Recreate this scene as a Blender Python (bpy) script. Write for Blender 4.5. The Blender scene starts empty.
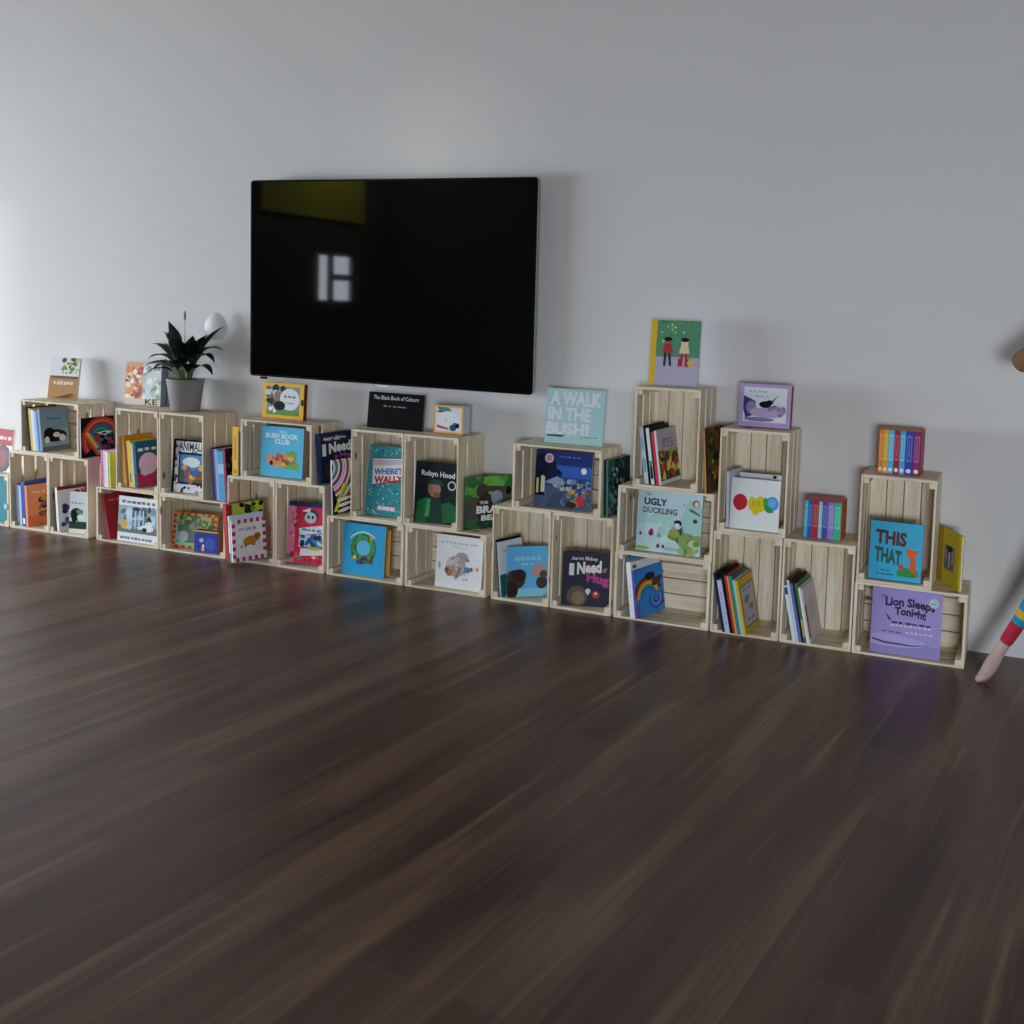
import bpy, bmesh, math, random
from mathutils import Matrix, Vector, Euler
S = bpy.context.scene
COL = S.collection
rad = math.radians

# ------------------------------------------------------------------ camera
F_PX, CX, CY = 1034.60145, 638.897438, 389.620797
YAW, PITCH, ROLL, CAM_H, CAM_D = -0.35857193, 0.0808967068, 0.035008761, 1.44467, 4.634777

def cam_axes():
    cy, sy, cp, sp = math.cos(YAW), math.sin(YAW), math.cos(PITCH), math.sin(PITCH)
    fw = Vector((sy * cp, cy * cp, -sp))
    r = Vector((cy, -sy, 0))
    u = r.cross(fw)
    c, s = math.cos(ROLL), math.sin(ROLL)
    return c * r + s * u, -s * r + c * u, fw
RX, UY, FW = cam_axes()
CAM = Vector((0, -CAM_D, CAM_H))

cd = bpy.data.cameras.new('camera')
cam = bpy.data.objects.new('camera', cd)
COL.objects.link(cam)
cam.matrix_world = Matrix(((RX.x, UY.x, -FW.x, CAM.x), (RX.y, UY.y, -FW.y, CAM.y), (RX.z, UY.z, -FW.z, CAM.z), (0, 0, 0, 1)))
cd.sensor_width = 36
cd.lens = F_PX / 1024 * 36
cd.shift_x = (512 - CX) / 1024
cd.shift_y = (CY - 512) / 1024
cd.clip_end = 100
S.camera = cam

def project(P):
    d = Vector(P) - CAM
    z = d.dot(FW)
    return CX + F_PX * d.dot(RX) / z, CY - F_PX * d.dot(UY) / z

def at(px, py, y):
    """point of the photograph's pixel on the vertical plane at depth y (metres)"""
    d = FW + (px - CX) / F_PX * RX - (py - CY) / F_PX * UY
    return CAM + d * ((y - CAM.y) / d.y)

def x_at(px, y, z):
    x = -2.0
    for _ in range(12):
        a = project((x, y, z))[0]
        b = project((x + .01, y, z))[0]
        x += (px - a) / ((b - a) / .01)
    return x

# ------------------------------------------------------------------ materials
def lin(c):
    return tuple(((v / 12.92) if v <= .04045 else ((v + .055) / 1.055) ** 2.4) for v in c)

def hexc(h):
    h = h.lstrip('#')
    return lin(tuple(int(h[i:i + 2], 16) / 255 for i in (0, 2, 4)))

_M = {}
def pmat(h, rough=.5, spec=.22, metal=0., gain=1.28):
    """printed paper, paint, cloth: one plain colour with a faint mottling"""
    key = (h, rough, spec, metal, gain)
    if key in _M:
        return _M[key]
    m = bpy.data.materials.new('paint_' + h.strip('#'))
    m.use_nodes = True
    nt = m.node_tree
    b = nt.nodes['Principled BSDF']
    c = [min(.92, v * gain) for v in hexc(h)]
    if max(c) < .05 and spec == .22:
        spec = .06      # matt black print
    n = nt.nodes.new('ShaderNodeTexNoise')
    n.inputs['Scale'].default_value = 60
    tc = nt.nodes.new('ShaderNodeTexCoord')
    nt.links.new(tc.outputs['Object'], n.inputs['Vector'])
    mx = nt.nodes.new('ShaderNodeMix')
    mx.data_type = 'RGBA'
    mx.inputs['A'].default_value = (c[0] * .93, c[1] * .93, c[2] * .93, 1)
    mx.inputs['B'].default_value = (min(.95, c[0] * 1.05), min(.95, c[1] * 1.05), min(.95, c[2] * 1.05), 1)
    nt.links.new(n.outputs['Fac'], mx.inputs['Factor'])
    nt.links.new(mx.outputs['Result'], b.inputs['Base Color'])
    b.inputs['Roughness'].default_value = rough
    b.inputs['Specular IOR Level'].default_value = spec
    b.inputs['Metallic'].default_value = metal
    _M[key] = m
    return m

def node(nt, t, **kw):
    n = nt.nodes.new(t)
    for k, v in kw.items():
        if k in n.inputs:
            n.inputs[k].default_value = v
        else:
            setattr(n, k, v)
    return n

def ramp(nt, fac, stops):
    r = nt.nodes.new('ShaderNodeValToRGB')
    e = r.color_ramp.elements
    while len(e) < len(stops):
        e.new(.5)
    for el, (p, c) in zip(e, stops):
        el.position = p
        el.color = (*c, 1)
    nt.links.new(fac, r.inputs['Fac'])
    return r

def pine(axis):
    """pale pine boards, grain along one axis, every board its own tone, a few knots"""
    m = bpy.data.materials.new('pine_' + axis)
    m.use_nodes = True
    nt = m.node_tree
    L = nt.links.new
    b = nt.nodes['Principled BSDF']
    tc = node(nt, 'ShaderNodeTexCoord')
    geo = node(nt, 'ShaderNodeNewGeometry')
    oi = node(nt, 'ShaderNodeObjectInfo')
    mp = node(nt, 'ShaderNodeMapping')
    mp.inputs['Scale'].default_value = {'x': (1.2, 16, 16), 'y': (16, 1.2, 16), 'z': (16, 16, 1.2)}[axis]
    off = node(nt, 'ShaderNodeMath', operation='MULTIPLY_ADD')
    L(geo.outputs['Random Per Island'], off.inputs[0]); off.inputs[1].default_value = 31.0
    m2 = node(nt, 'ShaderNodeMath', operation='MULTIPLY'); L(oi.outputs['Random'], m2.inputs[0]); m2.inputs[1].default_value = 57.0
    L(m2.outputs[0], off.inputs[2])
    cx = node(nt, 'ShaderNodeCombineXYZ')
    for i in range(3):
        L(off.outputs[0], cx.inputs[i])
    L(tc.outputs['Object'], mp.inputs['Vector']); L(cx.outputs[0], mp.inputs['Location'])
    n1 = node(nt, 'ShaderNodeTexNoise', Scale=2.2, Detail=3.0, Distortion=.6)
    L(mp.outputs[0], n1.inputs['Vector'])
    n2 = node(nt, 'ShaderNodeTexNoise', Scale=7.0, Detail=2.0)
    L(mp.outputs[0], n2.inputs['Vector'])
    mixf = node(nt, 'ShaderNodeMix', data_type='FLOAT'); mixf.inputs['Factor'].default_value = .4
    L(n1.outputs['Fac'], mixf.inputs['A']); L(n2.outputs['Fac'], mixf.inputs['B'])
    r = ramp(nt, mixf.outputs['Result'], [(.30, hexc('#d8c4a2')), (.48, hexc('#f0e2ca')), (.66, hexc('#faf4e6'))])
    # tone per board
    tone = ramp(nt, geo.outputs['Random Per Island'], [(0, (.80, .76, .70)), (.5, (.96, .94, .91)), (1, (1.0, 1.0, 1.0))])
    mul = node(nt, 'ShaderNodeMix', data_type='RGBA', blend_type='MULTIPLY'); mul.inputs['Factor'].default_value = 1
    L(r.outputs['Color'], mul.inputs['A']); L(tone.outputs['Color'], mul.inputs['B'])
    # knots
    mp2 = node(nt, 'ShaderNodeMapping')
    mp2.inputs['Scale'].default_value = {'x': (4, 9, 9), 'y': (9, 4, 9), 'z': (9, 9, 4)}[axis]
    L(tc.outputs['Object'], mp2.inputs['Vector']); L(cx.outputs[0], mp2.inputs['Location'])
    v = node(nt, 'ShaderNodeTexVoronoi', Scale=1.0); L(mp2.outputs[0], v.inputs['Vector'])
    kr = ramp(nt, v.outputs['Distance'], [(0, (1, 1, 1)), (.07, (.8, .8, .8)), (.11, (0, 0, 0))])
    mk = node(nt, 'ShaderNodeMix', data_type='RGBA')
    L(kr.outputs['Color'], mk.inputs['Factor']); L(mul.outputs['Result'], mk.inputs['A']); mk.inputs['B'].default_value = (*hexc('#7a4f30'), 1)
    L(mk.outputs['Result'], b.inputs['Base Color'])
    b.inputs['Roughness'].default_value = .62
    b.inputs['Specular IOR Level'].default_value = .25
    bp = node(nt, 'ShaderNodeBump'); bp.inputs['Strength'].default_value = .12; bp.inputs['Distance'].default_value = .002
    L(n2.outputs['Fac'], bp.inputs['Height']); L(bp.outputs[0], b.inputs['Normal'])
    return m
PINE = {a: pine(a) for a in 'xyz'}

def wall_mat(name, c, rough=.85):
    m = bpy.data.materials.new(name)
    m.use_nodes = True
    nt = m.node_tree
    b = nt.nodes['Principled BSDF']
    n = node(nt, 'ShaderNodeTexNoise', Scale=1.1, Detail=4.0)
    tc = node(nt, 'ShaderNodeTexCoord'); nt.links.new(tc.outputs['Object'], n.inputs['Vector'])
    r = ramp(nt, n.outputs['Fac'], [(.3, tuple(v * .975 for v in c)), (.7, c)])
    nt.links.new(r.outputs['Color'], b.inputs['Base Color'])
    n2 = node(nt, 'ShaderNodeTexNoise', Scale=220.0, Detail=2.0); nt.links.new(tc.outputs['Object'], n2.inputs['Vector'])
    bp = node(nt, 'ShaderNodeBump'); bp.inputs['Strength'].default_value = .05; bp.inputs['Distance'].default_value = .001
    nt.links.new(n2.outputs['Fac'], bp.inputs['Height']); nt.links.new(bp.outputs[0], b.inputs['Normal'])
    b.inputs['Roughness'].default_value = rough
    b.inputs['Specular IOR Level'].default_value = .25
    return m

def floor_mat():
    m = bpy.data.materials.new('dark_wood_planks')
    m.use_nodes = True
    nt = m.node_tree
    L = nt.links.new
    b = nt.nodes['Principled BSDF']
    tc = node(nt, 'ShaderNodeTexCoord')
    mp = node(nt, 'ShaderNodeMapping'); mp.inputs['Rotation'].default_value = (0, 0, rad(-90 + 8))
    L(tc.outputs['Object'], mp.inputs['Vector'])      # local x runs along the boards
    br = node(nt, 'ShaderNodeTexBrick')
    br.offset = .37; br.squash = 1
    br.inputs['Scale'].default_value = 1
    br.inputs['Brick Width'].default_value = 1.25
    br.inputs['Row Height'].default_value = .125
    br.inputs['Mortar Size'].default_value = .0004
    br.inputs['Mortar Smooth'].default_value = .3
    br.inputs['Bias'].default_value = 0
    br.inputs['Color1'].default_value = (0, 0, 0, 1); br.inputs['Color2'].default_value = (1, 1, 1, 1); br.inputs['Mortar'].default_value = (.3, .3, .3, 1)
    L(mp.outputs[0], br.inputs['Vector'])
    # per board random offset
    sc = node(nt, 'ShaderNodeVectorMath', operation='MULTIPLY'); L(br.outputs['Color'], sc.inputs[0]); sc.inputs[1].default_value = (37, 37, 37)
    ad = node(nt, 'ShaderNodeVectorMath', operation='ADD'); L(mp.outputs[0], ad.inputs[0]); L(sc.outputs[0], ad.inputs[1])
    m2 = node(nt, 'ShaderNodeMapping'); m2.inputs['Scale'].default_value = (.5, 5.0, 1); L(mp.outputs[0], m2.inputs['Vector'])
    n1 = node(nt, 'ShaderNodeTexNoise', Scale=1.3, Detail=2.5, Distortion=.5); L(m2.outputs[0], n1.inputs['Vector'])
    m3 = node(nt, 'ShaderNodeMapping'); m3.inputs['Scale'].default_value = (1.2, 60, 1); L(mp.outputs[0], m3.inputs['Vector'])
    n2 = node(nt, 'ShaderNodeTexNoise', Scale=1.5, Detail=3.0); L(m3.outputs[0], n2.inputs['Vector'])
    g = node(nt, 'ShaderNodeMix', data_type='FLOAT'); g.inputs['Factor'].default_value = .25
    L(n1.outputs['Fac'], g.inputs['A']); L(n2.outputs['Fac'], g.inputs['B'])
    g2 = node(nt, 'ShaderNodeMix', data_type='FLOAT'); g2.inputs['Factor'].default_value = .10
    L(g.outputs['Result'], g2.inputs['A'])
    sep = node(nt, 'ShaderNodeSeparateColor'); L(br.outputs['Color'], sep.inputs[0]); L(sep.outputs[0], g2.inputs['B'])
    r0 = ramp(nt, g2.outputs['Result'], FLOOR_STOPS)
    # pale sapwood streaks
    m4 = node(nt, 'ShaderNodeMapping'); m4.inputs['Scale'].default_value = (.8, 17, 1); m4.inputs['Location'].default_value = (3.1, 5.7, 0); L(mp.outputs[0], m4.inputs['Vector'])
    n4 = node(nt, 'ShaderNodeTexNoise', Scale=1.2, Detail=3.0, Distortion=.3); L(m4.outputs[0], n4.inputs['Vector'])
    st = ramp(nt, n4.outputs['Fac'], [(.58, (0, 0, 0)), (.76, (.8, .8, .8))])
    r = node(nt, 'ShaderNodeMix', data_type='RGBA'); L(st.outputs['Color'], r.inputs['Factor']); L(r0.outputs['Color'], r.inputs['A']); r.inputs['B'].default_value = (*hexc('#937454'), 1)
    mo = node(nt, 'ShaderNodeMix', data_type='RGBA'); L(br.outputs['Fac'], mo.inputs['Factor'])
    L(r.outputs['Result'], mo.inputs['A']); mo.inputs['B'].default_value = (*hexc('#4a3a31'), 1)
    L(mo.outputs['Result'], b.inputs['Base Color'])
    rr = node(nt, 'ShaderNodeMapRange'); rr.inputs['To Min'].default_value = .26; rr.inputs['To Max'].default_value = .40
    L(n2.outputs['Fac'], rr.inputs['Value']); L(rr.outputs['Result'], b.inputs['Roughness'])
    b.inputs['Specular IOR Level'].default_value = .42
    bp = node(nt, 'ShaderNodeBump'); bp.inputs['Strength'].default_value = .12; bp.inputs['Distance'].default_value = .001
    L(n2.outputs['Fac'], bp.inputs['Height']); L(bp.outputs[0], b.inputs['Normal'])
    return m
FLOOR_STOPS = [(.34, hexc('#402b22')), (.45, hexc('#553d30')), (.54, hexc('#644a3a')), (.66, hexc('#7f644b'))]

# ------------------------------------------------------------------ mesh helpers
def box(bm, x0, x1, y0, y1, z0, z1, mi=0, bev=0):
    r = bmesh.ops.create_cube(bm, size=1)
    vs = r['verts']
    for v in vs:
        v.co = Vector(((v.co.x + .5) * (x1 - x0) + x0, (v.co.y + .5) * (y1 - y0) + y0, (v.co.z + .5) * (z1 - z0) + z0))
    fs = set(f for v in vs for f in v.link_faces)
    for f in fs:
        f.material_index = mi
    if bev:
        es = list(set(e for v in vs for e in v.link_edges))
        bmesh.ops.bevel(bm, geom=es, offset=bev, segments=2, profile=.6, affect='EDGES')

def mesh_obj(name, bm, mats, parent=None, smooth=False):
    bm.normal_update()
    me = bpy.data.meshes.new(name)
    bm.to_mesh(me)
    bm.free()
    for m in (mats if isinstance(mats, (list, tuple)) else [mats]):
        me.materials.append(m)
    if smooth:
        for p in me.polygons:
            p.use_smooth = True
    o = bpy.data.objects.new(name, me)
    COL.objects.link(o)
    if parent is not None:
        o.parent = parent
    return o

def thing(name, label, cat, group=None, M=None):
    o = bpy.data.objects.new(name, None)
    o.empty_display_size = .05
    COL.objects.link(o)
    o['label'] = label
    o['category'] = cat
    if group:
        o['group'] = group
    if M is not None:
        o.matrix_world = M
    return o

def struct(name, bm, m):
    o = mesh_obj(name, bm, m)
    o['kind'] = 'structure'
    return o

_TXT = {}
def text_mesh(s, bold):
    """outlines of a piece of lettering as 2-D polygons, normalised to its own box"""
    if (s, bold) in _TXT:
        return _TXT[(s, bold)]
    c = bpy.data.curves.new('lettering', 'FONT')
    c.body = s
    c.size = 1
    c.resolution_u = 2
    c.offset = bold
    c.fill_mode = 'FRONT'
    o = bpy.data.objects.new('lettering', c)
    COL.objects.link(o)
    dg = bpy.context.evaluated_depsgraph_get()
    me = bpy.data.meshes.new_from_object(o.evaluated_get(dg))
    vs = [v.co.copy() for v in me.vertices]
    fs = [tuple(p.vertices) for p in me.polygons]
    bpy.data.objects.remove(o)
    bpy.data.curves.remove(c)
    bpy.data.meshes.remove(me)
    xs = [v.x for v in vs]; ys = [v.y for v in vs]
    x0, x1, y0, y1 = min(xs), max(xs), min(ys), max(ys)
    vs = [((v.x - x0) / (x1 - x0), (v.y - y0) / (y1 - y0)) for v in vs]
    _TXT[(s, bold)] = (vs, fs)
    return vs, fs

class Art:
    """flat print on a face: polygons in face coordinates u, v (0..1)"""
    def __init__(self, bm, w, h, mats, frame):
        self.bm, self.w, self.h, self.mats, self.frame, self.k = bm, w, h, mats, frame, 0
        self.rng = random.Random(int(w * 1e5) * 7 + int(h * 1e5))
    def mi(self, c):
        m = pmat(c)
        if m not in self.mats:
            self.mats.append(m)
        return self.mats.index(m)
    def face(self, pts, c, layer=None):
        if layer is None:
            self.k += 1
            layer = self.k
        e = .00004 * layer + .0001
        vs = [self.bm.verts.new(self.frame(min(1, max(0, u)), min(1, max(0, v)), e)) for u, v in pts]
        try:
            f = self.bm.faces.new(vs)
            f.material_index = self.mi(c)
        except ValueError:
            pass
        return self
    def rect(self, u0, v0, u1, v1, c):
        return self.face([(u0, v0), (u1, v0), (u1, v1), (u0, v1)], c)
    def poly(self, pts, c):
        return self.face(pts, c)
    def ell(self, u, v, ru, rv, c, n=14, rot=0, layer=None):
        a = rad(rot)
        pts = []
        for i in range(n):
            t = 2 * math.pi * i / n
            x, y = ru * math.cos(t) * self.w, rv * math.sin(t) * self.h
            pts.append((u + (x * math.cos(a) - y * math.sin(a)) / self.w, v + (x * math.sin(a) + y * math.cos(a)) / self.h))
        return self.face(pts, c, layer)
    def frame_(self, b, c):
        bu, bv = b * self.h / self.w if self.w > self.h else b, b if self.w > self.h else b * self.w / self.h
        self.rect(0, 0, 1, bv, c); self.rect(0, 1 - bv, 1, 1, c); self.rect(0, bv, bu, 1 - bv, c); self.rect(1 - bu, bv, 1, 1 - bv, c)
        return self
    def checks(self, b, n, c1, c2):
        """a border of small squares"""
        for i in range(n):
            a0, a1 = i / n, (i + 1) / n
            for s in (0, 1):
                c = c1 if (i + s) % 2 else c2
                self.rect(a0, s * (1 - b), a1, s * (1 - b) + b, c)
                self.rect(s * (1 - b), a0, s * (1 - b) + b, a1, c)
        return self
    def text(self, s, u0, v0, u1, v1, c, bold=.02, arc=0., slant=0.):
        vs, fs = text_mesh(s, bold)
        self.k += 1
        e = .00004 * self.k + .0001
        mi = self.mi(c)
        nv = []
        for x, y in vs:
            u = u0 + x * (u1 - u0)
            v = v0 + y * (v1 - v0) + arc * (1 - (2 * x - 1) ** 2) + slant * (x - .5)
            nv.append(self.bm.verts.new(self.frame(min(1, max(0, u)), min(1, max(0, v)), e)))
        for f in fs:
            try:
                self.bm.faces.new([nv[i] for i in f]).material_index = mi
            except ValueError:
                pass
        return self
    def scrib(self, u0, v0, u1, v1, c, n=5, rows=1):
        """a line of lettering too small to read"""
        hh = (v1 - v0) / rows
        self.k += 1
        for r in range(rows):
            u = u0
            for i in range(n):
                ww = (u1 - u0) / n
                a = ww * (.55 + .35 * self.rng.random())
                y0 = v0 + r * hh + hh * .15 * self.rng.random()
                y1 = v0 + (r + 1) * hh - hh * (.2 + .2 * self.rng.random())
                self.face([(u, y0), (u + a, y0), (u + a, y1), (u, y1)], c, self.k)
                u += ww
        return self
    def blobs(self, n, u0, v0, u1, v1, cols, smin=.02, smax=.06, seed=0):
        rg = random.Random(seed * 13 + n)
        base = self.k
        for i in range(n):
            self.ell(u0 + rg.random() * (u1 - u0), v0 + rg.random() * (v1 - v0), rg.uniform(smin, smax), rg.uniform(smin, smax) * self.w / self.h,
                     rg.choice(cols), 7, rg.uniform(0, 90), base + 1 + i % 12)
        self.k += 13
        return self
    def arcs(self, cu, cv, radii, cols, a0=0, a1=180, wid=.05):
        for R, c in zip(radii, cols):
            pts = []
            for i in range(13):
                t = rad(a0 + (a1 - a0) * i / 12)
                pts.append((cu + R * math.cos(t), cv + R * math.sin(t) * self.w / self.h))
            for i in range(12, -1, -1):
                t = rad(a0 + (a1 - a0) * i / 12)
                pts.append((cu + (R - wid) * math.cos(t), cv + (R - wid) * math.sin(t) * self.w / self.h))
            self.k += 1
            e = self.k
            n = len(pts)
            for i in range(12):
                self.face([pts[i], pts[i + 1], pts[n - 2 - i], pts[n - 1 - i]], c, e)
        return self

PAGE = '#d8d2c4'
def book(label, w, h, t, base, M, art=None, spine=None, spine_col=None, back=None, pages=PAGE, group=None, thick=.0022, name='book', cat='book', edge=None):
    """a closed book: front cover on the plane y = 0 facing -Y, spine at -x, standing on z = 0, x from -w/2 to w/2"""
    if 'book' not in label.split(' on ')[0].split(' at ')[0].split(' in ')[0].split(' beside ')[0].split(' behind ')[0].split(' between ')[0].split(' among ')[0].split(' leaning ')[0].split(' directly ')[0].split(' just ')[0].split(' next ')[0].split(' standing ')[0]:
        label = 'book with ' + ('an ' if label[0] in 'aeiou' else 'a ') + label
    root = thing(name, label, cat, group, M)
    c = min(thick, t * .22)
    mats = [pmat(base)]
    bm = bmesh.new()
    def idx(hx):
        m = pmat(hx)
        if m not in mats:
            mats.append(m)
        return mats.index(m)
    bv = min(.0006, c * .3)
    box(bm, -w / 2 + c, w / 2, 0, c, 0, h, 0, bv)
    box(bm, -w / 2 + c, w / 2, t - c, t, 0, h, idx(back or base), bv)
    box(bm, -w / 2, -w / 2 + c * 1.02, 0, t, 0, h, idx(spine_col or base), bv)
    a = Art(bm, w, h, mats, lambda u, v, e: Vector((-w / 2 + u * w, -e, v * h)))
    if art:
        art(a)
    s = Art(bm, t, h, mats, lambda u, v, e: Vector((-w / 2 - e, t - u * t, v * h)))
    if spine:
        spine(s)
    mesh_obj('cover', bm, mats, root)
    bm = bmesh.new()
    g = .003 if thick > .0015 else .0006
    box(bm, -w / 2 + c * 1.05, w / 2 - g, c * 1.02, t - c * 1.02, g, h - g, 0)
    mesh_obj('page_block', bm, pmat(pages, .8, .1), root)
    return root

def pose(loc, yaw=0, lean=0, roll=0):
    return Matrix.Translation(Vector(loc)) @ Matrix.Rotation(rad(roll), 4, 'Y') @ Matrix.Rotation(rad(yaw), 4, 'Z') @ Matrix.Rotation(-rad(lean), 4, 'X')

LOG = []
def facing(label, pl, pr, pt, y, z, base, art=None, yaw=0, lean=7, t=.015, roll=0, w=None, h=None, **kw):
    """a book whose front cover looks into the room: pl, pr the cover's sides in the photograph, pt its top, y the depth of its left bottom corner"""
    xl = x_at(pl, y, z + .10)
    cw, sw = math.cos(rad(yaw)), math.sin(rad(yaw))
    if w is None:
        lo, hi = .02, .9
        for _ in range(40):
            mid = (lo + hi) / 2
            if project((xl + mid * cw, y + mid * sw, z + .10))[0] < pr:
                lo = mid
            else:
                hi = mid
        w = lo
    box_ = inner(xl + w / 2, z)
    if box_ and y > -.26 and abs(roll) < 1 and abs(yaw) < 30:
        over = xl + w * cw + t * sw * 0 - (box_[1] - .0255)
        if over > 0:
            w -= over / cw
        under = (box_[0] + .0255) + t * sw - xl
        if under > 0:
            xl += under
            w -= under
    bc = Vector((xl + w / 2 * cw, y + w / 2 * sw, z + .0008))
    M0 = pose(bc, yaw, lean, roll)
    if h is None:
        lo, hi = .03, .8
        for _ in range(40):
            mid = (lo + hi) / 2
            if project(M0 @ Vector((0, 0, mid)))[1] > pt:
                lo = mid
            else:
                hi = mid
        h = lo
    # a book that leans back rests on the bottom edge of its back cover
    dz = t * math.sin(rad(lean)) + abs(math.sin(rad(roll))) * w / 2
    M0 = Matrix.Translation((0, 0, dz)) @ M0
    LOG.append((label[:40], round(w, 3), round(h, 3), [round(v) for v in project(M0 @ Vector((-w / 2, 0, 0)))], [round(v) for v in project(M0 @ Vector((w / 2, 0, 0)))]))
    return book(label, w, h, t, base, M0, art, **kw)

def row(px, y, z, phi, delta, items, group=None, gap=.0006, against=None, free=False):
    """books side by side with their spines to the room, leaning to the left by phi degrees, front covers turned delta degrees to the room.
    items: dicts with label, t, h, w, base and so on"""
    R = Matrix.Rotation(rad(-phi), 4, 'Y') @ Matrix.Rotation(rad(90 - delta), 4, 'Z')
    n = (R @ Vector((0, -1, 0, 0))).to_3d()
    up = (R @ Vector((0, 0, 1, 0))).to_3d()
    dp = (R @ Vector((1, 0, 0, 0))).to_3d()          # from the spine into the crate
    c = Vector((x_at(px, y, z), y, z + .0008))
    lim = against if against is not None else None
    box_ = inner(c.x + .03, z)
    if lim is None and box_ and not free:
        c.x = max(c.x, box_[0] + .0258 + .026 * math.sin(rad(phi)))
        lim = box_[0]
    if lim is not None:
        k, run = 0, 0
        for it in items:
            k = max(k, it['h'] * math.sin(rad(phi)) - run)
            run += it['t'] / n.x
        c.x = max(c.x, lim + k + .0015)
    LOG.append((items[0]['label'][:40], 'row at', [round(v) for v in project(c)], px))
    for it in items:
        it = dict(it)
        t, h, w = it.pop('t'), it.pop('h'), it.pop('w')
        off = it.pop('off', 0)
        o = c + dp * (w / 2 + off) + n * t
        if dp.z:
            o.z += 0
        M = Matrix.Translation(o) @ R
        g = it.pop('group', group)
        book(it.pop('label'), w, h, t, it.pop('base'), M, it.pop('art', None), group=g, **it)
        step = n * (t + gap)
        step = step - up * (step.z / up.z)
        c = c + step
    return c

# ------------------------------------------------------------------ room
W_WALL = wall_mat('white_wall_paint', (.76, .755, .75))
W_LEFT = wall_mat('left_wall_paint', (.12, .12, .118))
W_DARK = wall_mat('dark_wall_paint', (.07, .07, .068))
X0, X1, Y0, ZC = -9.3, 5.0, -9.0, 4.2

def wall_holes(name, axis, pos, a0, a1, holes, m, thick=.14, sign=1):
    """a wall with window openings, as rectangles of wall around the holes (a0, a1, z0, z1)"""
    bm = bmesh.new()
    hs = sorted(holes)
    cuts = []
    cur = a0
    for h0, h1, z0, z1 in hs:
        cuts.append((cur, h0, 0, ZC))
        cuts.append((h0, h1, 0, z0))
        cuts.append((h0, h1, z1, ZC))
        cur = h1
    cuts.append((cur, a1, 0, ZC))
    for p0, p1, z0, z1 in cuts:
        lo, hi = sorted((pos, pos + sign * thick))
        if axis == 'x':
            box(bm, lo, hi, p0, p1, z0, z1)
        else:
            box(bm, p0, p1, lo, hi, z0, z1)
    return struct(name, bm, m)

bm = bmesh.new(); box(bm, X0 - .14, X1 + .14, Y0 - .14, .14, -.1, 0)
struct('floor', bm, floor_mat())
bm = bmesh.new(); box(bm, X0 - .14, X1 + .14, Y0 - .14, .14, ZC, ZC + .1)
struct('ceiling', bm, wall_mat('ceiling_paint', (.34, .31, .28)))
bm = bmesh.new(); box(bm, X0 - .14, X1 + .14, 0, .14, 0, ZC)
struct('wall_back', bm, W_WALL)
WIN1 = (-4.4, -1.0, .25, 1.75)
WIN2 = (-8.42, -7.46, 1.28, 2.09)
WIN3 = (.6, 2.6, .25, 1.65)
wall_holes('wall_left', 'x', X0, Y0, 0, [WIN2, WIN1], W_LEFT, sign=-1)
wall_holes('wall_front', 'y', Y0, X0, X1, [WIN3], W_DARK, sign=-1)
bm = bmesh.new(); box(bm, X1, X1 + .14, Y0, 0, 0, ZC)
struct('wall_right', bm, wall_mat('side_wall_paint', (.22, .21, .20)))
bm = bmesh.new(); box(bm, X0, X0 + .05, -8.46, -6.3, 2.5, ZC)
struct('trim_1', bm, wall_mat('olive_panel_paint', hexc('#c2cc44')))

def window(name, axis, pos, w, bars_v, bars_h, m, fr=.05):
    a0, a1, z0, z1 = w
    bm = bmesh.new()
    def bar(p0, p1, q0, q1):
        if axis == 'x':
            box(bm, pos - .04, pos + .01, p0, p1, q0, q1)
        else:
            box(bm, p0, p1, pos - .04, pos + .01, q0, q1)
    bar(a0, a0 + fr, z0, z1); bar(a1 - fr, a1, z0, z1); bar(a0, a1, z0, z0 + fr); bar(a0, a1, z1 - fr, z1)
    for v in bars_v:
        bar(v - fr / 2, v + fr / 2, z0, z1)
    for hz, p0, p1 in bars_h:
        bar(p0, p1, hz - fr / 2, hz + fr / 2)
    return struct(name, bm, m)
FRM = pmat('#d8d8d6', .5)
FRD = pmat('#1c1c1e', .5)
window('window_1', 'x', X0 - .05, WIN1, [-3.3, -2.1], [], FRM)
window('window_2', 'x', X0 - .05, WIN2, [-7.83], [(1.70, WIN2[0], -7.83)], FRD, .09)
window('window_3', 'y', Y0 - .05, WIN3, [1.6], [], FRM)

# ------------------------------------------------------------------ light: daylight through the windows, plus one added fill for the olive panel
def area(name, loc, rot, sx, sy, power, color, spread=180):
    l = bpy.data.lights.new(name, 'AREA')
    l.shape = 'RECTANGLE'; l.size = sx; l.size_y = sy
    l.energy = power; l.color = color; l.spread = rad(spread)
    o = bpy.data.objects.new(name, l)
    COL.objects.link(o)
    o.location = loc
    o.rotation_euler = rot
    return o
area('daylight_left_window', (X0 - .12, (WIN1[0] + WIN1[1]) / 2, (WIN1[2] + WIN1[3]) / 2), (rad(74), 0, rad(-90)), WIN1[1] - WIN1[0], WIN1[3] - WIN1[2] , 188, (.85, .925, 1.0), 165)
area('daylight_front_window', ((WIN3[0] + WIN3[1]) / 2, Y0 - .12, (WIN3[2] + WIN3[3]) / 2), (rad(60), 0, 0), WIN3[1] - WIN3[0], WIN3[3] - WIN3[2] , 128, (.85, .92, 1.0), 130)
area('daylight_small_window', (X0 - .20, (WIN2[0] + WIN2[1]) / 2, (WIN2[2] + WIN2[3]) / 2), (rad(90), 0, rad(-90)), .98, .85, 6, (.85, .9, 1.0))
pl = bpy.data.lights.new('olive_panel_fill', 'POINT')  # unseen point light added to brighten the olive panel mirrored in the screen
pl.energy = 30; pl.color = (1, .93, .8); pl.shadow_soft_size = .12
po = bpy.data.objects.new('olive_panel_fill', pl); COL.objects.link(po)
po.location = (-8.3, -7.6, 3.75)
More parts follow.
